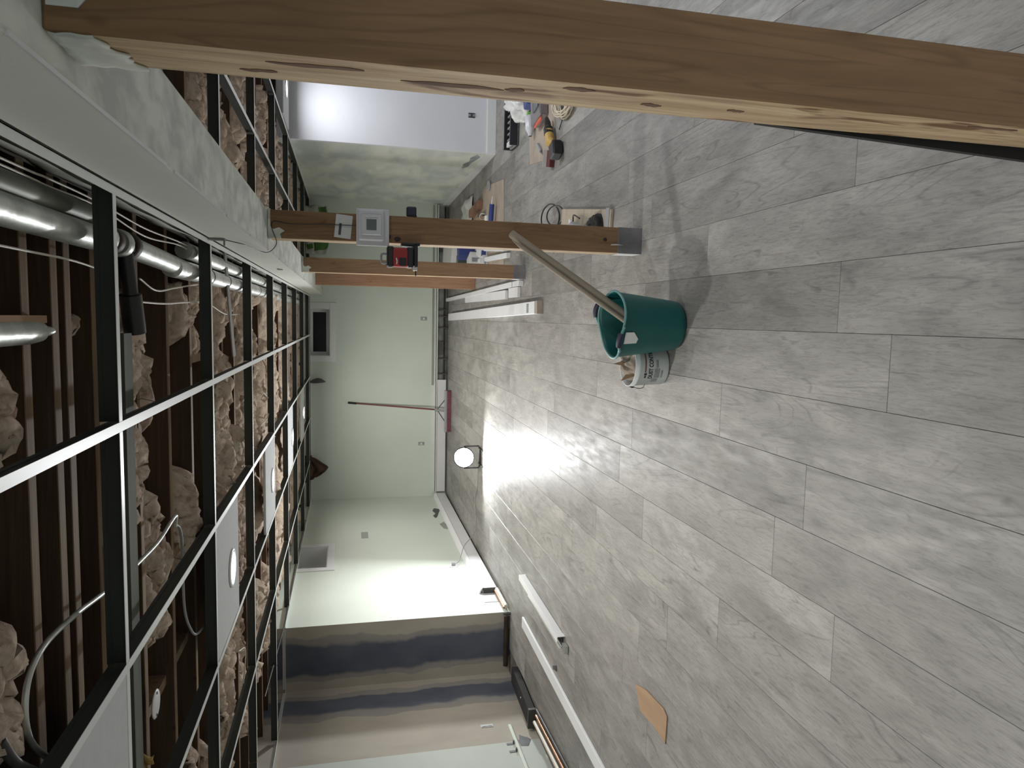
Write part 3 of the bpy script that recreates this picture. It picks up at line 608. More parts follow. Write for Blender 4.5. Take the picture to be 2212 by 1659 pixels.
# heavy plaster at its head
def smear(u, v):
    return (-.062 - .004*noise.noise((u*6, v*9, 2)) - .001, -.0565+.115*u, 1.835-(.05+.035*u+.02*noise.noise((u*7, 1, 1)))*v)
obj('plaster_patch', sheet(MB(), 12, 6, smear, .003), STREAK, P1)
obj('plaster_patch', MB().prism([(-.03, 1.835), (-.03, 1.80), (.0, 1.775), (.05, 1.78), (.055, 1.835)], 0, .002, 0, Matrix(((1, 0, 0, 0), (0, 0, -1, -.0570), (0, 1, 0, 0), (0, 0, 0, 1)))), PAPER, P1, label='small white plaster smear')
for (yy, zz, l, q) in ((-.02, 1.52, .13, 0), (.005, 1.33, .15, 1), (-.03, 1.15, .05, 2), (.01, 1.02, .035, 3), (.0, .88, .03, 4), (-.035, .42, .10, 5), (.02, 1.60, .05, 6), (.0, 1.24, .03, 7)):
    pts = [(yy + .006*math.cos(a)*(1+.4*math.sin(2*a+q)+.2*math.sin(7*a+2*q)), zz + l/2*math.sin(a)*(1+.05*math.sin(5*a+q))) for a in [i*math.pi/14 for i in range(28)]]
    obj('gouge', MB().prism(pts, 0, .0009, 0, Matrix.Translation((-.0598, 0, 0)) @ YZ), mat('gouge_%d' % q, (.16, .085, .05), .85, var=.4, vscale=(60, 60, 20)), P1)
tag(obj("black_board", MB().box(0, .10, 0, .012, 0, .80, 0, TR(.3085, 1.122, 0, 0, 0, .0428)), BLACKM), 'black board leaning behind the nearest post', 'board')
P2 = post(.353, .482, 3.483, .115, 1.840, POST_F, POST_S, 'wooden post with the thermostat and white card on it', .13)
P3 = post(.349, .465, 5.965, .113, 1.840, POST_M, POST_S, 'wooden post standing third from the camera, grey foot', .105)
P4 = post(.353, .490, 8.44, .10, 1.840, POST_R, POST_R, 'farthest wooden post, reddish, near the back wall', None, False)
obj('knot', MB().prism([(.012*math.cos(a), .016*math.sin(a)) for a in [i*math.pi/5 for i in range(10)]], 0, .001, 0, Matrix(((1, 0, 0, -.045), (0, 0, -1, -.0576), (0, 1, 0, 1.25), (0, 0, 0, 1)))), DARKBR, P2)
obj('knot', MB().prism([(.012*math.cos(a), .010*math.sin(a)) for a in [i*math.pi/5 for i in range(10)]], 0, .001, 0, Matrix(((1, 0, 0, -.035), (0, 0, -1, -.0576), (0, 1, 0, 1.29), (0, 0, 0, 1)))), DARKBR, P2)
obj('knot', MB().prism([(.009*math.cos(a), .011*math.sin(a)) for a in [i*math.pi/5 for i in range(10)]], 0, .001, 0, Matrix(((1, 0, 0, .0), (0, 0, -1, -.0576), (0, 1, 0, .20), (0, 0, 0, 1)))), DARKBR, P2)
obj('paint_drip', MB().prism([(-.028, .17), (-.022, .165), (-.020, .14), (-.024, .10), (-.027, .14)], 0, .001, 0, Matrix(((1, 0, 0, 0), (0, 0, -1, -.0592), (0, 1, 0, 0), (0, 0, 0, 1)))), PAPER, P2)

# thermostat, card and wire on post two
th = thing('thermostat', 'white box-shaped thermostat with a square grey display on the second post', 'thermostat', (.429, 3.481, 1.372))
obj('back_box', MB().cham(-.095, .077, -.018, -.0005, -.082, .070, .003), CASE, th)
obj('housing', MB().cham(-.073, .072, -.034, -.0185, -.058, .060, .007), CASE, th); obj('raised_face', MB().cham(-.050, .050, -.040, -.0345, -.047, .047, .004), CASE, th)
obj('display', MB().box(-.024, .026, -.0415, -.0403, -.022, .024), LCD, th)
obj('ridge', MB().cham(.036, .040, -.0435, -.0402, -.03, .03, .001), WHITE, th); obj('ridge', MB().cham(-.046, -.042, -.0435, -.0402, -.04, .04, .001), WHITE, th)
cp = tag(obj('paper_card', MB().box(-.055, .053, -.0016, 0, -.040, .036, 0, TR(.421, 3.481, 1.503, 0, 0, .10)), PAPER), 'white paper card pinned on the second post above the thermostat', 'card')
obj('printed_bar', MB().box(-.042, .012, -.0024, -.0017, .006, .018, 0, TR(.421, 3.481, 1.503, 0, 0, .10)), DGREY, cp)
cable('thin_wire', [(.296, 3.05, 1.97), (.286, 3.12, 1.90), (.285, 3.25, 1.88), (.283, 3.38, 1.865), (.285, 3.44, 1.83), (.33, 3.468, 1.80), (.40, 3.478, 1.822), (.43, 3.478, 1.81), (.42, 3.477, 1.74), (.425, 3.476, 1.6), (.426, 3.476, 1.44)], .0018, BLACKP, 'thin dark wire from the beam down the second post')
hk = thing('beam_hook', 'small metal bracket at the beam edge near the second post', 'bracket', (.29, 3.05, 1.985)); obj('plate', MB().box(0, .0075, -.02, .02, -.03, .03), STRAPM, hk); obj('tab', MB().box(-.02, 0, -.003, .003, -.028, -.022), STRAPM, hk)
tag(obj('green_tab', MB().prism([(4.82, 1.925), (4.94, 1.93), (4.96, 1.90), (4.90, 1.895)], 0, .003, 0, Matrix.Translation((.2945, 0, 0)) @ YZ), mat('dull_green', (.14, .17, .10), .7)), 'small green scrap stuck on the beam side', 'scrap')

# laser level on its bracket
ll = thing('laser_level', 'red and black laser level on a black bracket strapped to the second post', 'laser level', (.285, 3.44, 1.25))
obj('body', MB().cham(-.047, .042, -.04, .035, -.052, .040, .010), RED, ll)
obj('bumper', MB().cham(-.050, .046, -.043, .038, .022, .052, .006), BLACKP, ll); obj('bumper', MB().cham(-.050, .045, -.043, .038, -.070, -.040, .006), BLACKP, ll)
obj('dark_window', MB().cham(-.044, -.006, -.043, -.038, -.036, -.004, .002), BLACKP, ll)
obj('brand_mark', MB().tube([(-.036, -.0425, .008), (-.022, -.0425, .006), (-.008, -.0425, .010)], .003, 6), PAPER, ll)
obj('carry_loop', MB().tube(spline([(-.028, 0, .05), (-.030, 0, .074), (.0, 0, .078), (.012, 0, .072), (.012, 0, .05)]), .005, 8), GREYP, ll)
br = thing('strap_bracket', 'black bracket with buckle strapped around the second post under the laser level', 'bracket', (.285, 3.46, 1.16))
obj('shelf', MB().cham(-.045, .064, -.045, .035, -.002, .018, .004), BLACKP, br)
obj('arm', MB().cham(.052, .067, -.045, .03, -.012, .075, .004), BLACKP, br)
obj('strap', MB().box(.0635, .0672, .018, .143, -.002, .020).box(.0635, .203, .1385, .143, -.002, .020).box(.1985, .203, .022, .143, -.002, .020), BLACKP, br)
obj('clamp_tail', MB().cham(.200, .245, .022, .06, .0, .046, .006), NAVY, br)
obj('white_foot', MB().prism([(-.060, -.02), (-.045, -.022), (-.045, .018), (-.062, .012)], -.002, .016, 0), PAPER, br); obj('screw', MB().tube([(-.05, 0, .004), (-.085, 0, .004)], .003, 8), BLACKP, br)

# ------------------------------------------------------------------ teal tub, tube, pail
tub = thing('flexible_tub', 'teal flexible tub with dark sleeved handles', 'tub', (-.012, 3.035, 0))
HA = [R(68), R(246)]     # handle directions
def hbump(a):
    return max(0, max(math.cos(a-HA[0]), math.cos(a-HA[1])))**6
def tubfn(p, a):
    x, y, z = p; k = max(0, (z-.12)/.19); r = math.hypot(x, y)
    s = 1 + .07*k*(abs(math.cos(a-HA[0])))
    return (x*s, y*s, z + .020*k*k*hbump(a) )
def arcpt(a, r=.146, z=.31, o=0): 
    p = tubfn((r*math.cos(a), r*math.sin(a), z), a); return (p[0]*(1+o/r), p[1]*(1+o/r), p[2])
NT = 72; prof = [(.0001, .004), (.098, .004), (.108, .012), (.113, .03), (.130, .17), (.1435, .300), (.146, .310)]; prin = [(.143, .310), (.1395, .298), (.126, .17), (.108, .035), (.0001, .012)]
gap = lambda a, z: False
body = MB(); allp = prof + prin; vsx = []
for r_, z in allp:
    for k in range(NT):
        a = 2*math.pi*k/NT; vsx.append(tubfn((r_*math.cos(a), r_*math.sin(a), z), a))
fsx = []
for i in range(len(allp)-1):
    for k in range(NT):
        a = 2*math.pi*(k+.5)/NT
        fsx.append((i*NT+k, i*NT+(k+1) % NT, (i+1)*NT+(k+1) % NT, (i+1)*NT+k))
obj('body', MB().add(vsx, fsx, 0, True), TEAL, tub)
obj('rim', MB().tube([arcpt(2*math.pi*k/60, .147) for k in range(61)], .0055, 8, caps=False), TEALR, tub)
for a0 in HA:
    pts = [arcpt(a0 + d, .150, .311 + .009*math.cos(d/.36*math.pi/2), .007) for d in [x*.06 for x in range(-6, 7)]]
    obj('handle', MB().tube(pts, .006, 8), TEALR, tub)
    obj('sleeve', MB().tube(pts[3:10], .0125, 12), NAVY, tub)
lb = [arcpt(HA[1]+d, .147-.02*q, .300-.07*q, .0025) for q in (0, 1) for d in (-.10, .02, .16)]
obj('label', MB().add([arcpt(R(258), .1465, .298, .002), arcpt(R(238), .1465, .298, .002), arcpt(R(238), .142, .245, .002), arcpt(R(246), .1415, .240, .002), arcpt(R(258), .143, .262, .002)], [(0, 1, 2, 3, 4)]), PAPER, tub, label='torn white label')
# long cardboard tube and lath standing in the tub and leaning on the second post
a_, b_ = Vector((-.068, 2.955, .135)), Vector((.418, 3.440, .700))
ct = thing('cardboard_tube', 'long beige cardboard tube leaning from the tub to the second post', 'tube', tuple(a_))
obj('tube_wall', MB().tube([(0, 0, 0), tuple(b_-a_)], .0205, 22, caps=False), TUBE, ct)
obj('end_cap', MB().tube([tuple((b_-a_)*.975), tuple((b_-a_)*1.002)], [.0203, .013], 22), TUBE, ct)
dl = (b_-a_).normalized()
sd = dl.cross(Vector((0, 1, 0))).normalized()
o1 = a_ + dl*.05 + Vector((-.018, -.020, .023)); o2 = a_ + dl*.86 + Vector((-.018, -.020, .023))
tag(obj('split_stick', MB().tube([tuple(o1), tuple(o1.lerp(o2, .93)), tuple(o2)], [.010, .010, .002], 8), TUBE), 'thin split stick lying against the cardboard tube', 'stick')

pail = thing('joint_compound_pail', 'white plastic pail printed DUST CONTROL beside the teal tub', 'pail', (-.203, 3.180, 0))
obj('body', MB().lathe([(.0001, .003), (.088, .003), (.093, .010), (.1005, .150), (.104, .152), (.1045, .160), (.1025, .162), (.1035, .176), (.101, .178), (.099, .176), (.096, .15), (.089, .012), (.0001, .010)], 48), PAILW, pail)
obj('bail', MB().tube(spline([(-.104, -.01, .155), (-.109, -.035, .14), (-.106, -.05, .118), (-.090, -.062, .115)]), .0018, 6), BLACKP, pail)
obj('ear', MB().cham(-.110, -.102, -.016, .004, .147, .163, .002), BLACKP, pail)
obj('ear', MB().cham(.102, .110, -.016, .004, .147, .163, .002), BLACKP, pail)
def cyl_r(z): return .0931 + (z-.01)/.14*.0074 + .0006
def on_pail(u, z, e=0): a = R(270) + u/.098; r_ = cyl_r(z)+e; return (r_*math.cos(a), r_*math.sin(a), z)
def pail_text(txt, u0, z0, size, mt, nm):
    cu = D.curves.new('t', 'FONT'); cu.body = txt; cu.size = size; cu.space_character = 1.0; cu.offset = size*.03
    to = D.objects.new('t', cu); me = D.meshes.new_from_object(to); D.objects.remove(to)
    bmx = bmesh.new(); bmx.from_mesh(me); bmesh.ops.triangulate(bmx, faces=bmx.faces[:])
    bmesh.ops.subdivide_edges(bmx, edges=[e for e in bmx.edges if e.calc_length() > .012], cuts=1)
    for v in bmx.verts: v.co = on_pail(u0 + v.co.x, z0 + v.co.y*1.35, .0004)
    me2 = D.meshes.new(nm); bmx.to_mesh(me2); bmx.free(); me2.materials.append(mt); link(nm, me2, pail)
def pail_patch(u0, u1, z0, z1, mt, nm='print_block', n=6):
    mb = MB(); sh = [(u0+(u1-u0)*i/n) for i in range(n+1)]
    mb.add([on_pail(u, z0, .0003) for u in sh] + [on_pail(u, z1, .0003) for u in sh], [(i, i+1, n+2+i, n+1+i) for i in range(n)], 0, True); obj(nm, mb, mt, pail)
pail_text('DUST CONTROL', -.064, .088, .021, INK, 'lettering')
pail_patch(-.030, .06, .122, .129, RINK); pail_patch(-.060, -.046, .119, .127, INK); pail_patch(-.044, -.034, .117, .130, INK)
pail_patch(-.060, -.012, .052, .078, GINK); pail_patch(-.008, .03, .060, .072, GINK); pail_patch(-.088, -.066, .056, .086, GINK); pail_patch(-.060, -.02, .036, .044, GINK)
# contents: crumpled paper and wood shards
def crumple(mb, cx, cy, z0, rx, ry, h, seed, n=22, mi=0):
    def fn(u, v):
        a = 2*math.pi*u; k = v; n1 = noise.noise((math.cos(a)*1.7+seed, math.sin(a)*1.7, k*3)); n2 = noise.noise((math.cos(a)*5+seed, math.sin(a)*5, k*8))
        rr = math.sin(math.pi*(.5*k+.5))*(1+.35*n1+.15*n2) if k > 0 else 1+.2*n1
        return (cx + rx*rr*math.cos(a), cy + ry*rr*math.sin(a), z0 + h*(math.sin(math.pi/2*k)*(1+.35*n1) + .12*n2))
    return sheet(mb, n*2, n, fn, .001, mi)
tag(obj('crumpled_paper', crumple(MB(), -.203, 3.180, .10, .08, .08, .10, 5), KRAFT), 'crumpled kraft paper stuffed in the white pail', 'paper')
for q, (x, y, ry, l, lab) in enumerate(((-.21, 3.165, .16, .125, 'taller brown wood shard sticking out of the white pail'), (-.235, 3.155, -.38, .10, 'leaning brown wood shard in the white pail'))):
    tag(obj('wood_shard', MB().prism([(-.012, 0), (.012, 0), (.010, l*.7), (-.008, l)], -.002, .002, 0, TR(x, y, .13, 0, R(90), ry)), PINE if q == 2 else CARD), lab, 'wood scrap')

# ------------------------------------------------------------------ cardboard, boards on the left floor
tag(obj('cardboard_piece', MB().prism([(-1.897, 3.337), (-2.005, 3.266), (-1.99, 3.10), (-2.005, 2.97), (-1.864, 2.962), (-1.845, 3.003), (-1.86, 3.2)], .002, .006), CARD), 'torn brown cardboard piece lying on the floor in the left foreground', 'cardboard')
ls = tag(obj('white_board', MB().cham(-.046, .046, -1.25, 1.2, 0, .017, .002), WHITE, None, (-2.64, 4.55, .001), (0, 0, -.034)), 'long flat white board lying along the floor near the left wall', 'board')
mc = thing('metal_channel', 'white metal channel with dark rods lying beside the long white board', 'metal channel', (-2.235, 5.13, 0), R(-1.5))
obj('outer_wall', MB().cham(.045, .05, -.55, .60, 0, .055, .001), WHITE, mc); obj('channel_floor', MB().box(-.05, .05, -.50, .58, .001, .004), DGREY, mc); obj('inner_wall', MB().cham(-.055, -.051, -.52, .40, 0, .030, .001), WHITE, mc)
obj('top_flange', MB().box(.005, .05, -.55, .60, .0555, .058), WHITE, mc)
for q in range(4): obj('rod', MB().tube([(-.03+.015*q, -.62+.05*q, .022+.006*(q % 2)), (-.045+.02*q, .30-.08*q, .018)], .0045, 8), (BLACKP, STEEL, DGREY, BLACKP)[q], mc)
obj('end_clip', MB().box(-.035, .02, -.64, -.58, .005, .03), STEEL, mc)
tag(obj('putty_knife', MB().prism([(-.02, 0), (.02, 0), (.012, .10), (-.012, .10)], .002, .004, 0, TR(-2.52, 4.75, 0, .4)), DGREY), 'flat dark scrap beside the metal channel end', 'scrap')

# ------------------------------------------------------------------ white trim boards in the middle distance
def board(x0, y0, x1, y1, wd, th, z, lab, nm='trim_board', mt=WHITE, grp=None, label_end=False):
    L_ = math.hypot(x1-x0, y1-y0); a = math.atan2(y1-y0, x1-x0) - math.pi/2
    o = obj(nm, MB().cham(-wd/2, wd/2, -L_/2, L_/2, 0, th, .002), mt, None, ((x0+x1)/2, (y0+y1)/2, z), (0, 0, a)); tag(o, lab, 'trim board', grp)
    if label_end:
        obj('sticker', MB().box(-wd/2+.01, wd/2-.012, -L_/2+.18, -L_/2+.25, th, th+.0008), GINK, o)
    return o
board(.100, 5.425, .018, 10.35, .098, .055, .001, 'widest long white trim bundle on the floor, with a printed sticker near its end', label_end=True)
tag(obj('cardboard_strip', MB().cham(.050, .152, 5.37, 5.415, .001, .05, .002), KRAFT), 'brown cardboard end under the widest white trim bundle', 'cardboard')
board(.235, 6.62, .245, 9.0, .085, .03, .001, 'medium white trim board beside the third post')
tag(obj('trim_offcut', MB().cham(.20, .29, 6.12, 6.48, .001, .03, .002), WHITE), 'short white trim offcut at the end of the medium board', 'trim board')
board(.318, 6.30, .275, 10.7, .045, .045, .001, 'narrow long white trim board right beside the third and fourth posts')
tag(obj('trim_offcut', MB().cham(.295, .340, 6.02, 6.25, .001, .045, .002, 0), WHITE), 'short white offcut at the foot of the third post', 'trim board')
board(.60, 6.55, .68, 8.6, .045, .04, .001, 'white rolled trim behind the second post, left one', 'trim_board'); board(.66, 6.65, .80, 8.2, .035, .05, .001, 'white rolled trim behind the second post, right one', 'trim_board')

# ------------------------------------------------------------------ broom
bm_ = thing('push_broom', 'red push broom leaning on the back wall', 'broom', (-1.365, 10.36, 0))
obj('pole', MB().tube([(.02, .03, .21), (.085, .415, 1.47)], [.012, .012], 12), DRED, bm_); obj('grip', MB().tube([(.078, .373, 1.36), (.0855, .417, 1.48)], .0155, 12), BLACKP, bm_)
obj('socket', MB().tube([(.0, .0, .06), (.018, .02, .24)], [.016, .018], 12), GREYP, bm_)
obj('block', MB().cham(-.31, .31, -.035, .035, .055, .095, .008), mat('grey_broom_block', (.30, .30, .32), .5), bm_)
obj('bristles', MB().cham(-.305, .305, -.04, .045, .0, .058, .004), BRIST, bm_)
obj('brace', MB().tube([(.018, .02, .20), (.17, 0, .09)], .006, 8), BLACKP, bm_); obj('brace', MB().tube([(.018, .02, .20), (-.15, 0, .09)], .006, 8), BLACKP, bm_)

# ------------------------------------------------------------------ work light with its cord
wl = thing('work_light', 'blazing round LED work light on a low stand in the middle of the far floor', 'work light', (-1.565, 7.86, 0))
Mt = TR(0, 0, .20, 0, R(90) - R(14))
obj('housing', MB().lathe([(.0001, -.05), (.07, -.05), (.105, -.03), (.118, 0), (.118, .018), (.108, .018)], 36, M=Mt), BLACKP, wl)
obj('lens', MB().lathe([(.0001, .012), (.06, .012), (.108, .012)], 36, M=Mt), LED, wl)
for s in (-1, 1): obj('bracket', MB().tube([(s*.125, 0, .20), (s*.125, .01, .03), (s*.09, .01, .012)], .008, 8), BLACKP, wl); obj('foot', MB().tube([(s*.09, -.11, .01), (s*.09, .11, .01)], .009, 8), BLACKP, wl)
obj('foot_bar', MB().tube([(-.09, .01, .012), (.09, .01, .012)], .008, 8), BLACKP, wl)
disc_light('lamp', (0, -.024, .2045), .10, WORK_W, (-R(104), 0, 0), (.96, .985, 1.0), 176, wl)
cable('power_cord', [(-1.60, 7.93, .01), (-1.75, 8.02, .006), (-1.95, 8.05, .006), (-2.15, 8.2, .006), (-2.35, 8.1, .01), (-2.50, 8.05, .03), (-2.60, 7.9, .17), (-2.66, 7.8, .22), (-2.70, 7.66, .27), (-2.725, 7.62, .33)], .004, GREYP, 'grey power cord from the work light up over the heater')
pl = thing('wall_plug', 'grey plug where the cord meets the left wall', 'plug', (-2.74, 7.62, .34)); obj('plate', MB().cham(.0005, .006, -.04, .04, -.05, .05, .001), WHITE, pl); obj('plug_body', MB().cham(.0065, .035, -.015, .015, -.02, .02, .004), GREYP, pl)

# ------------------------------------------------------------------ right side floor: kraft sheet pile
tag(obj('kraft_sheet', MB().prism([(1.36, 6.90), (.53, 6.83), (.56, 8.9), (1.28, 8.9), (1.46, 7.9)], .001, .004), KRAFT), 'large brown paper sheet spread on the floor by the right wall', 'paper')
tag(obj('poly_sheet', sheet(MB(), 16, 16, lambda u, v: (1.10+.38*u, 8.62+.7*v, 0.02+.04*abs(noise.noise((u*3, v*3, 8)))*(1+v)), .002), POLY), 'crumpled white sheet on the brown paper near the right wall', 'plastic sheet')
tag(obj('folded_board', MB().prism([(.76, 9.7), (1.0, 9.55), (1.02, 10.5), (.82, 10.55)], .002, .12), PAPER), 'white folded panel standing near the back wall, right', 'panel')
def crate(nm, x, y, wx, wy, h, rz, mt, lab, cat='box', z=.004, lid=True):
    o = thing(nm, lab, cat, (x, y, z), rz)
    obj('body', MB().cham(-wx/2, wx/2, -wy/2, wy/2, 0, h, .003), mt, o)
    if lid: obj('flap', MB().box(-wx/2+.004, wx/2-.004, -.004, .004, h, h+.001), KRAFT, o)
    return o
crate('flooring_box', 1.27, 8.3, .09, .60, .06, .05, mat('reddish_brown_box', (.28, .15, .10), .7, var=.2), 'long reddish-brown flooring box on the brown paper')
crate('flooring_box', 1.10, 8.05, .07, .5, .06, -.03, CARD, 'thin brown carton beside the reddish-brown box')
def caulk(x, y, rz):
    o = thing('caulking_gun', 'blue caulking gun standing on the brown paper', 'caulking gun', (x, y, .004), rz)
    obj('barrel', MB().tube([(0, -.12, .05), (0, .12, .05)], .025, 14), BLUE, o); obj('nozzle', MB().tube([(0, -.12, .05), (0, -.20, .05)], [.01, .003], 10), WHITE, o)
    obj('handle', MB().cham(-.01, .01, .11, .15, 0, .06, .003), BLACKP, o); obj('rod', MB().tube([(0, .12, .05), (0, .25, .05)], .004, 8), STEEL, o)
caulk(1.05, 7.25, R(75))
tag(obj('sealant_tube', MB().tube([(1.10, 7.62, .03), (1.01, 7.60, .03), (1.0, 7.60, .03), (.96, 7.59, .03)], [.025, .025, .008, .004], 14), WHITE), 'white sealant tube beside the caulking gun', 'tube')
tag(obj('paper_cup', MB().lathe([(.0001, .004), (.028, .004), (.036, .09), (.034, .09), (.026, .008)], 20, M=TR(1.12, 7.86, .004, 0, R(60))), PAPER), 'tipped white paper cup by the brown cartons', 'cup')
for q, (x, y, wx, wy, h, rz, mt, lab) in enumerate(((.80, 8.45, .16, .22, .20, .2, BLUE, 'dark blue packet standing on the brown paper between the posts'), (.72, 8.75, .10, .14, .17, -.1, LCD, 'grey-green packet behind the dark blue packet'), (.66, 8.2, .14, .25, .12, .3, POLY, 'white product box with faint print between the posts'), (.76, 7.75, .16, .2, .09, -.2, PAPER, 'white carton with blue marks between the second and third posts'), (.62, 7.72, .13, .16, .06, .1, CASE, 'flat pale carton in front of the white product box'))):
    o = crate('packet', x, y, wx, wy, h, rz, mt, lab, 'box', .005)
    if q in (2, 3, 4): obj('print', MB().box(-wx/2+.02, 0, -wy/2-.0008, -wy/2, .02, h-.02), BLUE if q == 3 else GINK, o)

# board with the trowel, cloth, cords behind the second post
tag(obj('wood_board', MB().cham(-.10, .10, -.50, .48, 0, .018, .003, 0), PINE, None, (.612, 4.40, .001), (0, 0, -.144)), 'short pine board on the floor behind the second post', 'board')
tag(obj('taped_edge', MB().box(-.09, .11, -.03, .03, 0, .003, 0, TR(.545, 3.955, .0195, -.144)), GREYP), 'grey tape strip across the near end of the pine board', 'tape')
pg = thing('glue_gun', 'grey hand tool with curved body on the pine board', 'hand tool', (.60, 4.38, .02), .25)
obj('body', MB().tube(spline([(-.08, -.13, .03), (-.02, -.02, .05), (.03, .08, .04), (.05, .2, .02)]), .028, 12), GREYP, pg); obj('trigger', MB().tube(spline([(.04, .02, .06), (.06, -.03, .07), (.02, -.08, .05)]), .005, 8), BLACKP, pg); obj('nozzle', MB().tube([(.055, .09, .05), (.085, .10, .055)], [.016, .006], 12), WHITE, pg)
tag(obj('black_cloth', crumple(MB(), .575, 4.10, .02, .07, .09, .055, 12, 14), BLACKM), 'crumpled black cloth on the near end of the pine board', 'cloth')
for q, (c, r1, r2, lab) in enumerate((((.74, 5.05), .10, .16, 'outer loop of black cord standing on the floor behind the second post'), ((.74, 4.92), .07, .12, 'inner loop of black cord behind the second post'))):
    pts = [(c[0] + r1*math.cos(a), c[1] + r2*math.sin(a)*.5 , .05+.045*math.sin(a*1.0)+.0) for a in [i*math.pi/14 for i in range(29)]]
    tag(obj('cord_loop', MB().tube(pts, .005, 8, caps=False), BLACKP), lab, 'cord')

# ------------------------------------------------------------------ right side: tools by the nearest post
mbx = thing('mitre_box', 'long black mitre box with grey slotted insert by the right wall', 'mitre box', (1.79, 6.43, 0), R(-2))
obj('base', MB().cham(-.24, .24, -.13, .13, 0, .012, .003), BLACKP, mbx)
obj('side_wall', MB().cham(-.24, .24, -.13, -.115, .012, .085, .003), BLACKP, mbx); obj('side_wall', MB().cham(-.24, .24, .115, .13, .012, .085, .003), BLACKP, mbx)
ins = MB().box(-.235, .235, -.11, .11, .0125, .03)
for k in range(9): ins.box(-.22+.052*k, -.205+.052*k, -.11, .11, .03, .055)
obj('slotted_insert', ins, GREYP, mbx); obj('end_clamp', MB().box(-.23, -.19, -.06, .06, .055, .07), PAPER, mbx)
tag(obj('kraft_paper', MB().prism([(1.29, 5.88), (1.60, 5.93), (1.70, 5.2), (1.22, 5.12), (1.24, 5.5)], .001, .003), KRAFT), 'pinkish-brown paper under the tools by the nearest post', 'paper')
dr = thing('cordless_drill', 'yellow and black cordless drill lying on the floor', 'drill', (1.27, 5.08, .003), R(18))
obj('motor_body', MB().tube([(.17, .05, .045), (.13, .04, .045), (.02, .03, .04), (0, .03, .04)], [.022, .034, .034, .02], 16), YELL, dr)
obj('chuck', MB().tube([(.17, .05, .045), (.21, .055, .045), (.25, .06, .045)], [.026, .024, .012], 14), BLACKP, dr)
obj('grip', MB().tube([(.05, .02, .04), (-.02, -.04, .045), (-.06, -.07, .045)], [.022, .02, .026], 12), YELL, dr)
obj('battery', MB().cham(-.15, -.04, -.14, -.03, .004, .078, .012), BLACKP, dr)
obj('gear_case', MB().tube([(.10, .038, .045), (.155, .047, .045)], .036, 16), BLACKP, dr)
rb_ = thing('screw_box', 'small dark red carton of screws beside the drill battery', 'box', (1.19, 5.18, .003), R(-12))
obj('carton', MB().cham(-.06, .06, -.04, .05, 0, .035, .002), mat('maroon_card', (.10, .02, .02), .6), rb_); obj('open_flap', MB().box(-.06, .06, .05, .052, 0, .065), PAPER, rb_)
for k in range(2): obj('printed_dot', MB().lathe([(.0001, .0006), (.004, .0006), (.004, 0)], 10, M=TR(.02, -.0402, .012+.012*k, 0, R(90))), PAPER, rb_)
pk = thing('utility_knife', 'grey utility knife on the brown paper by the drill', 'knife', (1.36, 5.56, .003), R(55))
obj('handle', MB().cham(-.08, .05, -.016, .016, 0, .022, .005), GREYP, pk); obj('blade', MB().prism([(-.08, -.008), (-.15, 0), (-.08, .008)], .008, .010), DGREY, pk)
sb = thing('spray_bottle', 'clear spray bottle with a green trigger lying on its side', 'spray bottle', (1.56, 5.74, .003), R(10))
obj('bottle', MB().lathe([(.0001, -.09), (.034, -.088), (.038, -.07), (.038, .02), (.02, .06), (.014, .08)], 22, M=TR(0, 0, .04, 0, 0, R(-90))), CASE, sb)
obj('trigger', MB().cham(.075, .12, -.016, .016, .02, .065, .005), LIME, sb)
tag(obj('poly_bag', crumple(MB(), 1.84, 6.02, .0, .16, .15, .17, 21, 20), POLY), 'crumpled white plastic bag beside the mitre box', 'bag')
tag(obj('blue_packet', MB().cham(-.07, .07, -.05, .05, 0, .07, .006, 0), BLUE, None, (1.80, 5.82, .003), (0, 0, .3)), 'dark blue packet in front of the white plastic bag', 'box')
gc = thing('clear_case', 'clear plastic case with red clips and dark contents', 'case', (1.70, 5.48, .003), R(8))
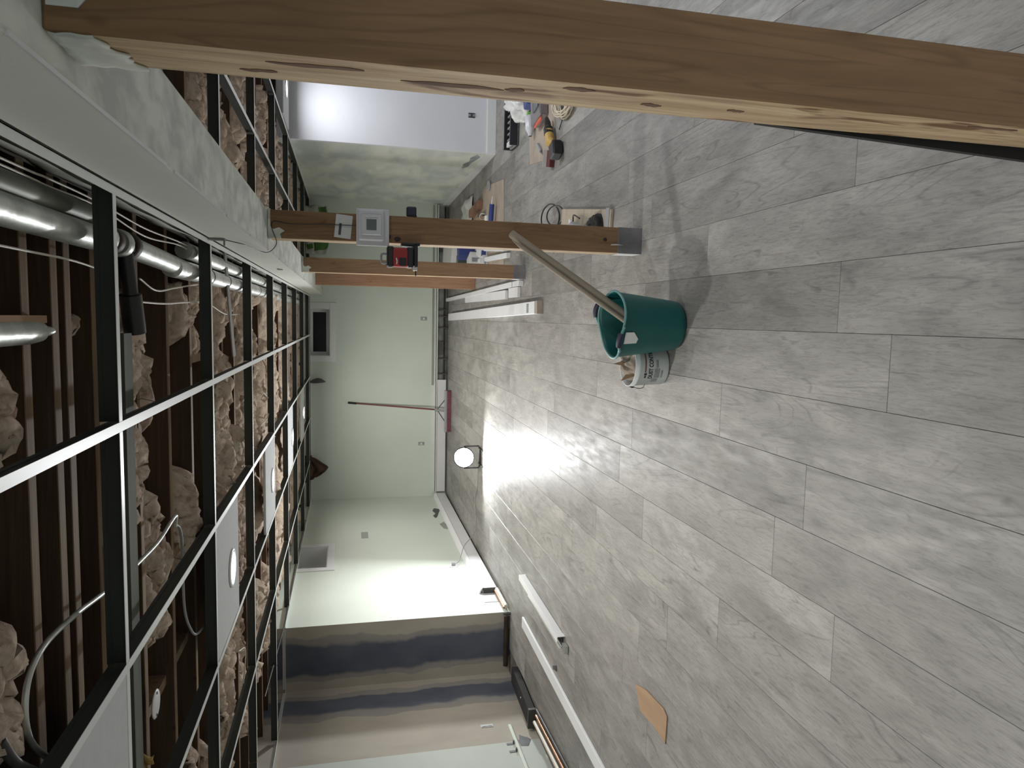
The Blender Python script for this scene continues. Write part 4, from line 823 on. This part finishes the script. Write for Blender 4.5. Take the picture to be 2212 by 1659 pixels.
obj('shell', MB().cham(-.17, .15, -.13, .14, 0, .07, .01), mat('smoky_plastic', (.16, .14, .15), .25), gc); obj('grey_insert', MB().cham(-.10, .12, -.11, .04, .0705, .078, .01), mat('slate_insert', (.09, .10, .11), .3), gc)
obj('clip', MB().cham(-.178, -.165, -.05, .06, .03, .055, .003), ORANGE, gc); obj('clip', MB().cham(-.19, -.176, -.10, .10, .045, .056, .002), ORANGE, gc)
# coil of cream cord
cc = MB(); pts = []; rc = random.Random(4)
for k in range(190):
    a = k*2*math.pi/22; w_ = .9+.16*math.sin(k*.37); pts.append((1.56 + .16*w_*math.cos(a), 4.83 + (.24+.03*math.sin(k*.21))*w_*math.sin(a), .012 + .032*abs(math.sin(k*.111)) ))
cc.tube(pts, .0055, 6)
tag(obj('cord_coil', cc, ROPE), 'coil of cream cord on the floor by the nearest post', 'cord')
cable('drill_cord', [(1.36, 5.02, .008), (1.42, 4.93, .012), (1.50, 4.9, .02)], .004, BLACKP, 'short black lead between the drill and the cream cord', 'cord')
tag(obj('tape_ring', MB().lathe([(.045, 0), (.05, .002), (.05, .022), (.045, .024), (.040, .022), (.040, .002), (.045, 0)], 24, M=TR(1.42, 7.60, .004)), GREYP), 'small grey tape ring on the floor by the right wall', 'tape')

# plastic insulation bag with green print hanging by the back ceiling corner
bag = thing('insulation_bag', 'hanging pale plastic bag with green print at the ceiling behind the posts', 'bag', (1.2, 10.45, 1.9))
def bg(u, v): return (-.33+.66*u + .04*noise.noise((v*3, 1, 1)), .06*noise.noise((u*3, v*3, 5)), .17-.36*v*(1-.35*abs(u-.5)) + .03*noise.noise((u*4, v*2, 2)))
obj('sheet', sheet(MB(), 22, 14, bg, .004), mat('pale_grey_poly', (.42, .42, .38), .4, var=.15), bag)
def onbag(u0, u1, v0, v1, sh):
    return sheet(MB(), 8, 8, lambda u, v: tuple(Vector(bg(u0+(u1-u0)*(u+sh*(v-.5)), v0+(v1-v0)*v)) + Vector((0, -.008, 0))), .0015)
obj('green_stripe', onbag(.08, .26, .40, .98, .5), GREENP, bag); obj('green_stripe', onbag(.10, .20, .10, .35, .2), GREENP, bag); obj('green_stripe', onbag(.78, .98, .55, .95, .3), GREENP, bag)
